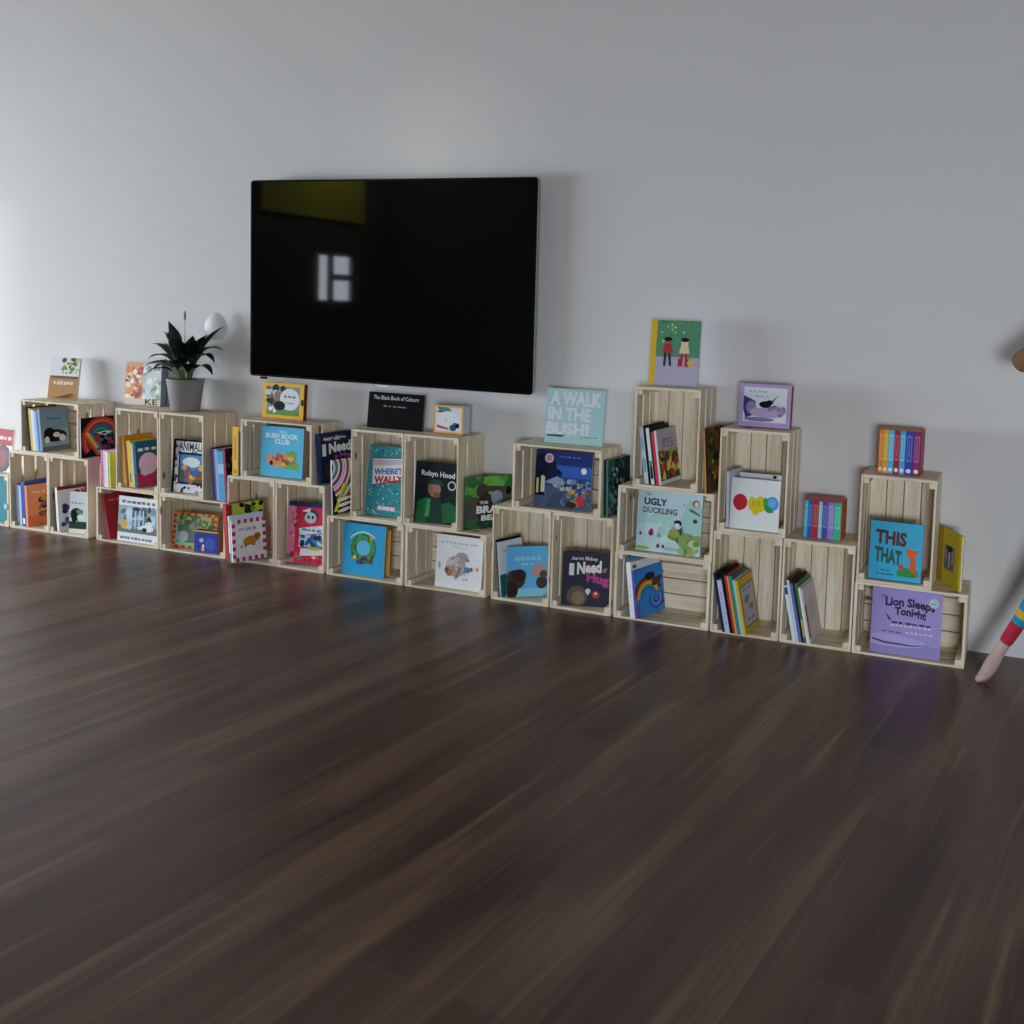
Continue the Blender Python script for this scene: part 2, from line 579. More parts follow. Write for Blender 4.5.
sl = bpy.data.lights.new('low_sun', 'SUN')
sl.energy = .3; sl.angle = rad(3); sl.color = (1, .98, .94)
so = bpy.data.objects.new('low_sun', sl); COL.objects.link(so)
so.rotation_euler = Vector((3.53, 4.35, .25)).to_track_quat('-Z', 'Y').to_euler()
wd = bpy.data.worlds.new('daylight'); S.world = wd
wd.use_nodes = True
bg = wd.node_tree.nodes['Background']
bg.inputs['Color'].default_value = (.75, .86, 1, 1)
bg.inputs['Strength'].default_value = .6

# ------------------------------------------------------------------ crates
CL, CS, CDP = .46, .31, .25
def make_crate(o):
    """open pine crate on its side: opening to -Y; o = 'v' stands on end, 'h' lies long; origin at the middle of its base front... x centred, y from -.25 to 0"""
    root = thing('wooden_crate', 'pine crate', 'crate')
    W, H = (CS, CL) if o == 'v' else (CL, CS)
    te, ts = .013, .009
    def slats(name, mk, parent=root, ax='z'):
        bm = bmesh.new(); mk(bm)
        return mesh_obj(name, bm, PINE[ax], parent)
    dep = [(-CDP, -.176), (-.161, -.089), (-.074, -.002)]
    if o == 'v':
        for z in (0, H - te):
            slats('end_panel', lambda bm: [box(bm, -W / 2 + ts, W / 2 - ts, a, b - .0, z, z + te, 0, .0012) for a, b in dep], ax='x')
        for x in (-W / 2, W / 2 - ts):
            slats('side_panel', lambda bm: [box(bm, x, x + ts, a, b, .0005, H - .0005, 0, .0012) for a, b in dep], ax='z')
        bw = [(-W / 2 + ts + .0005, -.0765), (-.072, -.0025), (.002, .0715), (.076, W / 2 - ts - .0005)]
        slats('back_panel', lambda bm: [box(bm, a, b, -.016, -.0005, te + .001, H - te - .001, 0, .001) for a, b in bw], ax='z')
    else:
        for x in (-W / 2, W / 2 - te):
            slats('end_panel', lambda bm: [box(bm, x, x + te, a, b, ts, H - ts, 0, .0012) for a, b in dep], ax='z')
        for z in (0, H - ts):
            slats('side_panel', lambda bm: [box(bm, -W / 2 + .0005, W / 2 - .0005, a, b, z, z + ts, 0, .0012) for a, b in dep], ax='x')
        bw = [(ts + .0005, .0775), (.082, .1525), (.157, .2275), (.232, H - ts - .0005)]
        slats('back_panel', lambda bm: [box(bm, -W / 2 + te + .001, W / 2 - te - .001, -.016, -.0005, a, b, 0, .001) for a, b in bw], ax='x')
    q = .024
    ix, iz = (ts, te) if o == 'v' else (te, ts)
    for sx in (-1, 1):
        for z in (iz + .0003, H - iz - q - .0003):
            xa = sx * (W / 2 - ix - .0003)
            xb = xa - sx * q
            slats('corner_batten', lambda bm: box(bm, min(xa, xb), max(xa, xb), -CDP + .003, -.0165, z, z + q, 0, .0015), ax='y')
    return root, list(root.children)

CRATES = [  # orientation, left edge (cm), height of its base (cm), label
    ('h', -607.5, 0, 'wide pine crate cut off by the frame edge, teal book inside'),
    ('v', -560.5, 0, 'tall floor crate holding the peach covered book'),
    ('v', -529.2, 0, 'tall floor crate holding the two white picture books beside the peach book crate'),
    ('h', -551.2, 46, 'wide upper crate under the brown and white book'),
    ('h', -492.1, 0, 'wide floor crate holding the leaning red book and a grey blue landscape book'),
    ('h', -445.4, 0, 'wide floor crate holding the small blue chunky book'),
    ('v', -477.1, 31, 'tall upper crate with yellow books and a pink circle cover'),
    ('v', -445.5, 31, 'tall upper crate under the potted plant'),
    ('v', -397.9, 0, 'tall floor crate holding the goat cover book'),
    ('v', -366.2, 0, 'tall floor crate holding the pink and red book'),
    ('h', -389.3, 46, 'wide upper crate around the sky blue club book, yellow framed book on top'),
    ('h', -333.3, 0, 'wide floor crate holding the blue book with a green wreath'),
    ('h', -286.0, 0, 'wide floor crate holding the white book with a grey animal sketch'),
    ('v', -319.1, 31, 'tall upper crate holding the busy teal book, black book on top'),
    ('v', -287.5, 31, 'tall upper crate holding the dark green portrait book'),
    ('v', -237.0, 0, 'tall floor crate holding the light blue book with brown bears'),
    ('v', -205.2, 0, 'tall floor crate holding the navy hug book'),
    ('h', -226.9, 46, 'wide upper crate holding the night scene book, mint book on top'),
    ('h', -172.8, 0, 'wide floor crate with the blue rainbow patterned book and bare horizontal back boards'),
    ('h', -172.4, 31, 'wide middle crate holding the pale duckling book'),
    ('v', -165.5, 62, 'tall topmost crate under the green and lilac book with yellow spine'),
    ('v', -125.9, 0, 'tall floor crate whose leaning books end with a yellow cover'),
    ('v', -94.4, 0, 'tall floor crate whose leaning books end with a white cover'),
    ('v', -124.8, 46, 'tall upper crate holding the white book with paint blobs'),
    ('h', -62.9, 0, 'wide floor crate holding the lilac lion book'),
    ('v', -62.6, 31, 'tall upper crate holding the bright blue fox book'),
]
protos = {o: make_crate(o) for o in 'vh'}
used = set()
for o, x, z, lab in CRATES:
    root, kids = protos[o]
    if o in used:
        r = root.copy(); COL.objects.link(r)
        for k in kids:
            c = k.copy(); COL.objects.link(c); c.parent = r
    else:
        r = root; used.add(o)
    W = CS if o == 'v' else CL
    r.location = (x / 100 + W / 2, -.010, z / 100 + .0004 * (z / 31 + 1))
    r['label'] = lab
    r['group'] = 'wooden crates stacked along the wall'

# ------------------------------------------------------------------ television
def make_tv():
    x0, x1, z0, z1, yf = -3.990, -2.265, .989, 2.047, -.08
    w, h = x1 - x0, z1 - z0
    root = thing('television', 'large black flat television hung on the white wall', 'television', None, Matrix.Translation(((x0 + x1) / 2, yf, z0)))
    def rr(r, inset, n=6):
        pts = []
        for cx_, cz_, a in ((w / 2 - inset - r, h - inset - r, 0), (-w / 2 + inset + r, h - inset - r, 90), (-w / 2 + inset + r, inset + r, 180), (w / 2 - inset - r, inset + r, 270)):
            for i in range(n + 1):
                t = rad(a + 90 * i / n)
                pts.append((cx_ + r * math.cos(t), cz_ + r * math.sin(t)))
        return pts
    def prism(name, pts, ya, yb, m, hole=None):
        bm = bmesh.new()
        if hole is None:
            a = [bm.verts.new((x, ya, z)) for x, z in pts]; b = [bm.verts.new((x, yb, z)) for x, z in pts]
            bm.faces.new(a); bm.faces.new(b[::-1])
            for i in range(len(a)):
                j = (i + 1) % len(a)
                bm.faces.new((a[j], a[i], b[i], b[j]))
        else:
            A = [[bm.verts.new((x, y, z)) for x, z in pp] for pp, y in ((pts, ya), (hole, ya), (hole, yb), (pts, yb))]
            for k in range(4):
                p, q = A[k], A[(k + 1) % 4]
                for i in range(len(p)):
                    j = (i + 1) % len(p)
                    bm.faces.new((p[i], p[j], q[j], q[i]))
        bmesh.ops.recalc_face_normals(bm, faces=bm.faces)
        return mesh_obj(name, bm, m, root)
    scr = bpy.data.materials.new('screen_glass'); scr.use_nodes = True
    b = scr.node_tree.nodes['Principled BSDF']
    n = node(scr.node_tree, 'ShaderNodeTexNoise', Scale=3.0)
    r = ramp(scr.node_tree, n.outputs['Fac'], [(.3, (.002, .002, .002)), (.7, (.0026, .0026, .0026))])
    scr.node_tree.links.new(r.outputs['Color'], b.inputs['Base Color'])
    b.inputs['Roughness'].default_value = .035
    b.inputs['Specular IOR Level'].default_value = .7
    prism('screen', rr(.012, .008), .0015, .004, scr)
    prism('bezel', rr(.018, 0), 0, .012, pmat('#0a0a0b', .35), rr(.010, .010))
    prism('silver_edge', rr(.019, -.0015), .004, .014, pmat('#b9bdc2', .35, .5, .6), rr(.015, .004))
    prism('back_housing', rr(.02, .02), .0145, .045, pmat('#151516', .5))
    bm = bmesh.new(); box(bm, -.25, .25, .046, .0795, .35, .75)
    mesh_obj('wall_mount', bm, pmat('#222224', .5), root)
    # small maker's mark and the receiver under the lower edge
    bm = bmesh.new(); box(bm, -.035, .035, -.002, .006, -.012, -.0017, 0, .001)
    mesh_obj('badge', bm, pmat('#f4f6f8', .5), root)['label'] = 'small silver badge under the screen'
    bm = bmesh.new(); box(bm, -w / 2 + .07, -w / 2 + .11, -.001, .010, -.014, -.0017, 0, .001)
    mesh_obj('receiver', bm, pmat('#101012', .4), root)
make_tv()

# ------------------------------------------------------------------ potted plant
def make_plant():
    base = Vector((x_at(185.5, -.13, .78), -.13, .7715))
    root = thing('potted_plant', 'dark leafy plant in a grey pot on top of a crate beside the television', 'plant', None, Matrix.Translation(base))
    prof = [(0, 0), (.070, 0), (.076, .004), (.098, .165), (.101, .172), (.101, .178), (.094, .178), (.091, .172), (.080, .12), (0, .12)]
    bm = bmesh.new()
    n = 40
    rings = [[bm.verts.new((r * math.cos(2 * math.pi * i / n), r * math.sin(2 * math.pi * i / n), z)) for i in range(n)] if r > 0 else None for r, z in prof[1:-1]]
    for a, b in zip(rings, rings[1:]):
        for i in range(n):
            bm.faces.new((a[i], a[(i + 1) % n], b[(i + 1) % n], b[i]))
    bm.faces.new(rings[0][::-1]); bm.faces.new(rings[-1])
    mesh_obj('pot', bm, pmat('#8f8d90', .55), root, True)
    bm = bmesh.new()
    a = [bm.verts.new((.086 * math.cos(2 * math.pi * i / 24), .086 * math.sin(2 * math.pi * i / 24), .150 + .004 * math.sin(i * 2.7))) for i in range(24)]
    c = bm.verts.new((0, 0, .158))
    for i in range(24):
        bm.faces.new((a[i], a[(i + 1) % 24], c))
    mesh_obj('soil', bm, pmat('#2a211b', .9, .1), root)
    leaf_m = bpy.data.materials.new('leaf_green'); leaf_m.use_nodes = True
    nt = leaf_m.node_tree; b = nt.nodes['Principled BSDF']
    nz = node(nt, 'ShaderNodeTexNoise', Scale=14.0, Detail=2.0)
    r = ramp(nt, nz.outputs['Fac'], [(.3, hexc('#12241a')), (.7, hexc('#23402a'))])
    nt.links.new(r.outputs['Color'], b.inputs['Base Color'])
    b.inputs['Roughness'].default_value = .38
    stem_m = pmat('#5d7a4a', .5)
    def leaf(az, reach, top, droop, ln, wd, mats, name='leaf', stem_r=.0026, x0=0, y0=0):
        """az: direction (deg, 0 = +x, -90 = to the room); reach/top: where the blade begins; droop: how far its tip falls"""
        bm = bmesh.new()
        d = Vector((math.cos(rad(az)), math.sin(rad(az)), 0)); side = Vector((-d.y, d.x, 0))
        p0 = Vector((x0, y0, .15)) + d * .02; p1 = Vector((x0, y0, .178)) + d * .035 + Vector((0, 0, top * .45)); p2 = Vector((x0, y0, .178)) + d * reach + Vector((0, 0, top))
        def bez(t):
            return p0 * (1 - t) ** 2 + p1 * 2 * t * (1 - t) + p2 * t * t
        prev = None
        for i in range(7):
            p = bez(i / 6)
            tg = (bez(min(1, i / 6 + .02)) - bez(i / 6 - .02)).normalized()
            s1 = tg.cross(side).normalized()
            ring = [bm.verts.new(p + (side * math.cos(k * math.pi / 3) + s1 * math.sin(k * math.pi / 3)) * stem_r * (1.2 - .04 * i)) for k in range(6)]
            if prev:
                for k in range(6):
                    f = bm.faces.new((prev[k], prev[(k + 1) % 6], ring[(k + 1) % 6], ring[k])); f.material_index = 1
            prev = ring
        tg0 = (p2 - p1).normalized()
        rows = []
        ln = ln * 1.18
        N = 12
        p = p2.copy(); tg = tg0.copy()
        for i in range(N + 1):
            t = i / N
            wv = wd * 1.35 * (math.sin(math.pi * min(1, t * .97 + .03) ** .8)) * (1 - .25 * t) if t < 1 else .0004
            nrm = side.cross(tg).normalized()
            if nrm.z < 0:
                nrm = -nrm
            fold = wv * .32
            rows.append([bm.verts.new(p - side * wv + nrm * fold), bm.verts.new(p - side * wv * .5 + nrm * fold * .35), bm.verts.new(p), bm.verts.new(p + side * wv * .5 + nrm * fold * .35), bm.verts.new(p + side * wv + nrm * fold)])
            p = p + tg * (ln / N)
            tg = (tg + Vector((0, 0, -1)) * droop / N).normalized()
        for a_, b_ in zip(rows, rows[1:]):
            for k in range(4):
                bm.faces.new((a_[k], a_[k + 1], b_[k + 1], b_[k]))
        for v in bm.verts:
            v.co.y = min(v.co.y, .112 + .0008 * math.sin(v.co.x * 90))
        bmesh.ops.solidify(bm, geom=[f for f in bm.faces if f.material_index == 0], thickness=.0006)
        return mesh_obj(name, bm, mats, root, True)
    LM = [leaf_m, stem_m]
    LV = [  # azimuth, reach, top, droop, length, half width
        (170, .080, .165, .25, .15, .030), (14, .095, .160, .55, .17, .028), (182, .095, .125, 1.1, .13, .030), (-172, .075, .075, 1.6, .17, .028),
        (-150, .05, .12, 1.0, .13, .034), (-120, .05, .11, 1.1, .12, .038), (-90, .05, .10, 1.2, .13, .040), (-60, .055, .11, 1.1, .12, .038),
        (-30, .06, .11, 1.4, .14, .034), (-8, .085, .10, 2.0, .16, .030), (12, .08, .12, 1.8, .15, .030), (-45, .085, .07, 2.0, .15, .036),
        (-75, .06, .06, 1.7, .12, .034), (-105, .055, .05, 1.6, .12, .034), (-140, .075, .06, 1.6, .13, .030), (172, .06, .13, 1.0, .13, .030),
        (120, .05, .11, 1.1, .12, .032), (90, .05, .09, 1.4, .11, .032), (60, .05, .10, 1.4, .13, .032), (0, .06, .13, 1.2, .13, .028),
        (-100, .045, .09, 1.3, .11, .036), (-20, .06, .08, 1.8, .14, .032), (-158, .07, .035, 1.2, .12, .024), (-3, .08, .06, 2.0, .13, .028),
        (-80, .05, .085, 1.3, .11, .038), (-50, .05, .09, 1.2, .12, .036), (-130, .05, .09, 1.2, .12, .036), (178, .10, .055, 1.3, .14, .022),
        (-35, .09, .10, 1.9, .13, .030), (-25, .07, .11, 1.3, .12, .032), (-165, .05, .11, 1.1, .14, .030), (150, .07, .09, 1.4, .13, .028)]
    for i, a in enumerate(LV):
        leaf(*a, LM, x0=.012 * math.cos(i * 2.4), y0=.012 * math.sin(i * 2.4))
    # broad white bract on its own stalk
    bm = bmesh.new()
    cc = Vector((.150, .045, .470))
    rings_ = []
    for j in range(1, 6):
        rr_ = j / 5
        rings_.append([bm.verts.new(cc + Vector((.070 * rr_ * math.cos(t), .022 * rr_ * rr_ + .012 * rr_ * math.cos(t), (.070 + .014 * max(0, math.sin(t)) ** 3) * rr_ * math.sin(t)))) for t in [2 * math.pi * k / 28 for k in range(28)]])
    c0 = bm.verts.new(cc)
    for k in range(28):
        bm.faces.new((c0, rings_[0][k], rings_[0][(k + 1) % 28]))
        for q1, q2 in zip(rings_, rings_[1:]):
            bm.faces.new((q1[k], q2[k], q2[(k + 1) % 28], q1[(k + 1) % 28]))
    mesh_obj('white_bract', bm, pmat('#e6ecee', .5), root, True)['label'] = 'broad white flower bract'
    bm = bmesh.new()
    pr = None
    for k in range(11):
        t = k / 10
        p = Vector((.02, .01, .15)).lerp(cc + Vector((-.02, .012, -.06)), t) + Vector((0, 0, .05 * math.sin(math.pi * t)))
        ring = [bm.verts.new(p + Vector((.0022 * math.cos(q * math.pi / 3), .0022 * math.sin(q * math.pi / 3), 0))) for q in range(6)]
        if pr:
            for q in range(6):
                bm.faces.new((pr[q], pr[(q + 1) % 6], ring[(q + 1) % 6], ring[q]))
        pr = ring
    mesh_obj('bract_stalk', bm, stem_m, root)
    bm = bmesh.new()
    for k in range(12):
        z0, z1 = .15 + .36 * k / 12, .15 + .36 * (k + 1) / 12
        box(bm, -.004 - .0016, -.004 + .0016, -.0016, .0016, z0, z1 + .001)
    mesh_obj('flower_stalk', bm, pmat('#a9b79a', .5), root)
    bm = bmesh.new()
    bmesh.ops.create_uvsphere(bm, u_segments=12, v_segments=10, radius=1, matrix=Matrix.Translation((-.004, 0, .53)) @ Matrix.Diagonal((.007, .007, .028, 1)))
    mesh_obj('flower_bud', bm, pmat('#8f9a86', .6), root, True)
make_plant()

# ------------------------------------------------------------------ books
ZH, ZV, ZHV, ZVH, ZHH, ZVV, ZT = .3110, .4610, .7711, .7711, .6211, .9213, 1.0815
FL = .0100   # shelf board of a wide crate
FV = .0140   # shelf board of a tall crate
WH = '#e4e4ea'
def inner(x, z):
    """inside left and right of the crate that holds the point, clear of its corner battens; None when no crate does"""
    for o, cx_, cz_, lab in CRATES:
        W, H = ((CS, CL) if o == 'v' else (CL, CS))
        e = .009 if o == 'v' else .013
        if cx_ / 100 < x < cx_ / 100 + W and cz_ / 100 < z + .05 < cz_ / 100 + H:
            return cx_ / 100 + e, cx_ / 100 + W - e
    return None

# --- far left crate
def a(A):
    A.rect(0, .62, 1, 1, '#a52436'); A.rect(0, 0, 1, .62, '#d9d9dc'); A.ell(.62, .30, .36, .34, '#4d4a52'); A.ell(.60, .32, .24, .22, '#8a4a52'); A.scrib(.3, .74, .95, .86, '#e8c9cc', 4)
facing('white and red book with a round dark picture standing on the cut off crate', -14, 9.6, 429, -.20, ZH, '#d9d9dc', a, t=.012)
def a(A):
    A.ell(.72, .35, .14, .10, '#3f7f98'); A.ell(.72, .35, .07, .05, '#9cc3c9')
facing('plain teal book inside the cut off crate', -10, 9.8, 476.5, -.222, FL, '#1f7480', a, t=.014, lean=5)

# --- first stack
def a(A):
    A.rect(0, 0, 1, .56, '#a9793f'); A.rect(0, .56, 1, 1, '#d8dadb'); A.blobs(26, .4, .62, .95, .98, ['#5f8a3c', '#8aa84a', '#6b4a2c', '#c9b98a', '#3a3a2c'], .03, .09, 1)
    A.poly([(.06, .05), (.94, .05), (.86, .16), (.78, .03), (.2, .03)], '#8a5f30'); A.rect(.05, .50, .97, .56, '#5d4426')
    A.scrib(.16, .34, .86, .48, '#d9cdb8', 6)
facing('white and brown book with green sprigs and a pot picture on the first stack', 47, 76, 358, -.15, ZHV, '#d8dadb', a, yaw=8, lean=9, t=.012)
def cow(A):
    A.rect(0, 0, 1, 1, '#7592ad'); A.rect(0, 0, 1, .1, '#5a7288'); A.rect(0, .1, 1, .5, '#8f9fa8')
    A.ell(.5, .34, .42, .15, '#23262a'); A.ell(.3, .42, .2, .12, '#15171b'); A.ell(.55, .36, .13, .06, '#dfe3e6'); A.ell(.75, .28, .12, .08, '#d3d8dc'); A.ell(.2, .26, .08, .08, '#dfe3e6')
    A.ell(.4, .26, .1, .05, '#15171b'); A.scrib(.25, .72, .75, .78, '#3f5c78', 5)
row(29.5, -.243, ZV + FL, 6, 0, [
    dict(label='thin black book at the left end of the first stack\'s upper crate', t=0.0155, h=.255, w=.19, base='#20242a'),
    dict(label='yellow spined book between black and pale spines in the first stack\'s upper crate', t=0.0186, h=.25, w=.19, base='#d2b53a', back='#d2b53a'),
    dict(label='white spined book next to the yellow spine in the first stack', t=0.0186, h=.243, w=.18, base='#cfd6dc'),
    dict(label='pale blue spined book second from the front of the first stack\'s row', t=0.02015, h=.238, w=.18, base='#8eb2dd'),
    dict(label='blue spined thin book just behind the animal photo cover', t=0.01395, h=.236, w=.18, base='#3b62a6'),
    dict(label='grey blue book with a black and white animal photo, upper crate of the first stack', t=0.0155, h=.25, w=.185, base='#7592ad', art=cow)],
    'leaning books in the first stack')
row(17.6, -.243, FV, 3, 4, [
    dict(label='grey spined book at the left of the peach book crate', t=0.0248, h=.245, w=.2, base='#74819a'),
    dict(label='pale blue spined book beside the grey spine in the peach book crate', t=0.0186, h=.24, w=.2, base='#a9bdd6'),
    dict(label='royal blue tall book behind the peach cover', t=0.0341, h=.262, w=.2, base='#27429a', spine=lambda A: A.rect(.25, .05, .75, .18, WH)),
    dict(label='peach orange book with a dark figure on its cover', t=0.0186, h=.245, w=.2, base='#d98a63',
         art=lambda A: (A.rect(0, 0, 1, .25, '#cf6f4c'), A.blobs(34, .4, .22, .95, .68, ['#24345c', '#2f4a38', '#3b2630', '#8b5a34', '#b98a3c'], .04, .12, 5), A.scrib(.15, .78, .8, .86, '#e9b79a', 4)))],
    'leaning books in the first stack')
row(53.2, -.243, FV, 4, 14, [
    dict(label='dark green thin spine at the left of the two white picture books', t=0.0155, h=.25, w=.2, base='#26402f'),
    dict(label='white book with violet and red shapes and a dark red top', t=0.0248, h=.258, w=.21, base='#d8d5d6', back='#7c2030',
         art=lambda A: (A.rect(0, .93, 1, 1, '#7c2030'), A.blobs(9, .1, .12, .5, .55, ['#4a4a8c', '#2c2f5c', '#7a7ab2'], .06, .11, 3), A.blobs(16, .45, .5, .95, .9, ['#b9565e', '#9a7a62', '#7f3540', '#c9b9a8'], .04, .1, 4))),
    ], 'leaning books in the first stack')
def a(A):
    A.rect(0, 0, 1, .1, '#dfe2ee'); A.rect(0, .1, 1, .28, '#1e3b2c'); A.rect(0, .28, 1, 1, '#cdd4e0'); A.ell(.4, .45, .36, .16, '#24443a'); A.ell(.28, .4, .16, .16, '#101a18'); A.ell(.65, .38, .2, .08, '#d9e3e0'); A.ell(.6, .52, .2, .06, '#4f8f66')
    A.scrib(.1, .7, .9, .76, '#8c93a6', 4)
facing('white book with a green and black landscape in front of the violet shape book', 68.5, 86, 492, -.243, FV, '#dfe2ee', a, yaw=12, lean=4, t=.010)
def rain(A):
    A.rect(0, 0, 1, 1, '#18161d')
    A.arcs(.62, .42, [.60, .53, .46, .39, .32, .25, .18], ['#b23a2c', '#d86a2c', '#8c2f5c', '#1f6f66', '#2a8f86', '#27343c', '#b7382c'], 20, 215, .065)
    for i, c in enumerate(['#c93030', '#e0842c', '#e4c23a', '#2f8f7a', '#6a3a8c']):
        A.poly([(.02 + i * .07, .62), (.09 + i * .07, .62), (.55 + i * .07, .02), (.46 + i * .07, .02)], c)
    A.poly([(.45, .6), (.72, .52), (.95, .6), (.72, .64)], '#cfd9d8'); A.ell(.7, .58, .08, .03, '#2a3a6c')
    A.blobs(14, .5, .15, .98, .45, ['#1f5f5c', '#a12d4c', '#20202c', '#2c7f9a'], .04, .1, 8)
row(76.5, -.256, ZV, .6, 1, against=-5.052, items=[dict(label='black book with a rainbow swirl leaning on the side of the first upper crate', t=.012, h=.228, w=.225, base='#18161d', art=rain, spine_col='#c8c4c8')])

# --- books on the ledge between first and second stack
def dots(A):
    A.blobs(16, .05, .05, .95, .95, ['#8c4a9c', '#cf9cc4', '#d9cfe0'], .06, .14, 2)
row(102, -.246, ZH, 2, 12, [
    dict(label='magenta patterned spine on the ledge beside the yellow books', t=.022, h=.21, w=.16, base='#b53a86', spine=lambda A: A.blobs(14, .1, .05, .9, .95, ['#d58ab8', '#8c2f6c', '#e0b9d2'], .1, .25, 2)),
    dict(label='lilac and white dotted spine on the ledge beside the yellow books', t=.024, h=.208, w=.16, base='#cbb6cf', spine=lambda A: A.blobs(14, .1, .05, .9, .95, ['#9a7ab2', '#e5dbe6', '#8fa07a'], .1, .25, 3)),
    dict(label='white spine on the ledge beside the yellow books', t=.018, h=.205, w=.16, base='#d4d0c8'),
    dict(label='green thin spine on the ledge beside the yellow books', t=.010, h=.20, w=.16, base='#3f8a44'),
    dict(label='yellow green spine, last on the ledge beside the yellow books', t=.011, h=.20, w=.16, base='#c9c24a')], 'books on the ledge between the first stacks')

# --- second stack
def a(A):
    A.rect(0, 0, .5, 1, '#c98a52'); A.rect(.5, 0, 1, 1, '#b9c4c6')
    A.blobs(40, .04, .1, .48, .95, ['#b5451f', '#e0c9a4', '#7f2f1c', '#e9dccb', '#d0722c'], .03, .09, 11)
    A.blobs(34, .52, .1, .97, .95, ['#dfe6e6', '#9fb8a4', '#c4cfd6', '#8a9a8c', '#e8ecec', '#7fa06a'], .03, .09, 12)
    A.rect(0, 0, 1, .15, '#c9b9a8'); A.text('KE', .58, .02, .92, .16, '#2a2622', .02)
facing('book with an orange and a white picture panel beside the plant pot', 124.3, 160, 363.5, -.09, ZHV, '#c9b59a', a, lean=3, t=.04, back='#5f7389', spine_col='#5f7389', thick=.004, pages='#76899b')
def pinkc(A):
    A.rect(0, 0, 1, 1, '#1d5372'); A.rect(0, 0, 1, .32, '#a83460'); A.poly([(.72, 0), (1, 0), (1, .6), (.9, .5)], '#7d2a3c')
    A.ell(.5, .5, .40, .24, '#d6b2cc', 20); A.ell(.35, .34, .2, .1, '#d6b2cc'); A.ell(.7, .48, .28, .14, '#d6b2cc'); A.scrib(.1, .78, .95, .88, '#c8d6dc', 3, 1)
row(120.5, -.243, ZH + FV, 5, 0, [
    dict(label='tall amber book at the back of the yellow books', t=0.0272, h=.285, w=.2, base='#c98d22', spine_col='#cf9a2c'),
    dict(label='dark red thin spine among the yellow books', t=0.017, h=.25, w=.18, base='#7c2a2c'),
    dict(label='bright yellow book just behind the pink circle cover', t=0.0272, h=.262, w=.18, base='#d9b92c', spine=lambda A: A.rect(.3, .1, .7, .3, '#4a7a3a')),
    dict(label='white green thin spine behind the pink circle cover', t=0.0136, h=.25, w=.18, base='#b8c8a2'),
    dict(label='teal and magenta book with a large pink circle', t=0.0204, h=.258, w=.17, base='#1d5372', art=pinkc)], 'yellow books leaning in the second stack')
def anim(A):
    A.rect(0, 0, 1, 1, '#c9ccd4'); A.blobs(70, .02, .02, .98, .98, ['#2b3a5c', '#151a26', '#e0e2e6', '#6b7fa4', '#3f4a3c'], .025, .06, 21)
    A.rect(.18, .80, .97, .95, '#d6d8de'); A.text('ANIMALIA', .16, .80, .98, .95, '#23262e', .02)
    A.rect(.18, .16, .92, .76, '#0f1522'); A.rect(.22, .2, .88, .72, '#3f7fb4'); A.ell(.55, .58, .26, .1, '#cfdde4'); A.rect(.22, .2, .88, .42, '#4a4a2a'); A.rect(0, 0, .07, 1, '#12151c'); A.rect(0, .97, 1, 1, '#12151c')
    A.blobs(20, .25, .22, .85, .5, ['#cf9a34', '#a8641f', '#24301f', '#d9bb4a', '#2f5f9a', '#a33a2a'], .04, .09, 22)
facing('black edged book lettered ANIMALIA in the crate under the plant', 171, 208, 440.5, -.225, ZH + FV, '#1a1d26', anim, yaw=3, lean=5, t=.022, spine_col='#12151c')
def darkpink(A):
    A.rect(0, 0, 1, 1, '#231e2c'); A.blobs(30, .05, .1, .95, .95, ['#8c2a52', '#2f5f5a', '#b2568a', '#151420', '#47405c', '#a33a4a'], .05, .12, 31)
row(213.0, -.246, ZH, 4.5, 1.5, against=-4.145, items=[
    dict(label='dark navy spine leaning on the side of the plant\'s crate', t=0.0192, h=.285, w=.2, base='#1c2340'),
    dict(label='lilac and pale blue spine leaning near the plant\'s crate', t=0.0288, h=.28, w=.2, base='#8ea6d8', spine=lambda A: A.rect(0, 0, .35, 1, '#6b4a9c')),
    dict(label='sky blue spine leaning beside the plant\'s crate', t=0.0384, h=.27, w=.19, base='#3f9ed0', spine=lambda A: (A.rect(0, .55, 1, .75, '#8cc9e0'))),
    dict(label='dark book with a magenta and teal cover leaning beside the plant\'s crate', t=0.016, h=.285, w=.19, base='#231e2c', art=darkpink, spine_col='#9c2a5c')], group='books leaning on the side of the plant crate')

def redb(A):
    A.rect(0, 0, 1, 1, '#a32430'); A.ell(.72, .45, .24, .2, '#2a5fa8'); A.ell(.8, .5, .14, .09, '#8ab4d9'); A.ell(.68, .3, .16, .1, '#14213c'); A.scrib(.12, .82, .7, .9, '#c46a70', 3)
row(108.5, -.24, FL, 12, 20, [dict(label='red book with a blue creature leaning in the second stack\'s floor crate', t=.022, h=.255, w=.22, base='#a32430', art=redb)])
def water(A):
    A.rect(0, 0, 1, 1, '#dadfea'); A.rect(0, .2, 1, .80, '#8ea4b0'); A.rect(0, .2, 1, .36, '#5d6a6a'); A.blobs(40, .1, .35, .9, .75, ['#6b8ca8', '#a8c4d6', '#4c5a62', '#c2d2da', '#3a4448'], .04, .09, 41)
    for i in range(5):
        A.rect(.22 + .1 * i, .3, .25 + .1 * i, .72, '#b8d2e2')
    A.ell(.16, .38, .09, .1, '#c9a23a'); A.ell(.75, .34, .16, .08, '#d8dde0'); A.ell(.8, .42, .07, .08, '#e2e6e8'); A.ell(.68, .3, .06, .05, '#1f2628'); A.ell(.45, .74, .1, .04, '#2a2f33')
    A.scrib(.08, .85, .97, .94, '#5a6384', 7); A.scrib(.08, .05, .9, .13, '#6c7490', 9)
facing('white banded landscape book with a grey blue water picture in the second stack', 117, 159, 498, -.236, FL, '#dadfea', water, lean=4, t=.012)
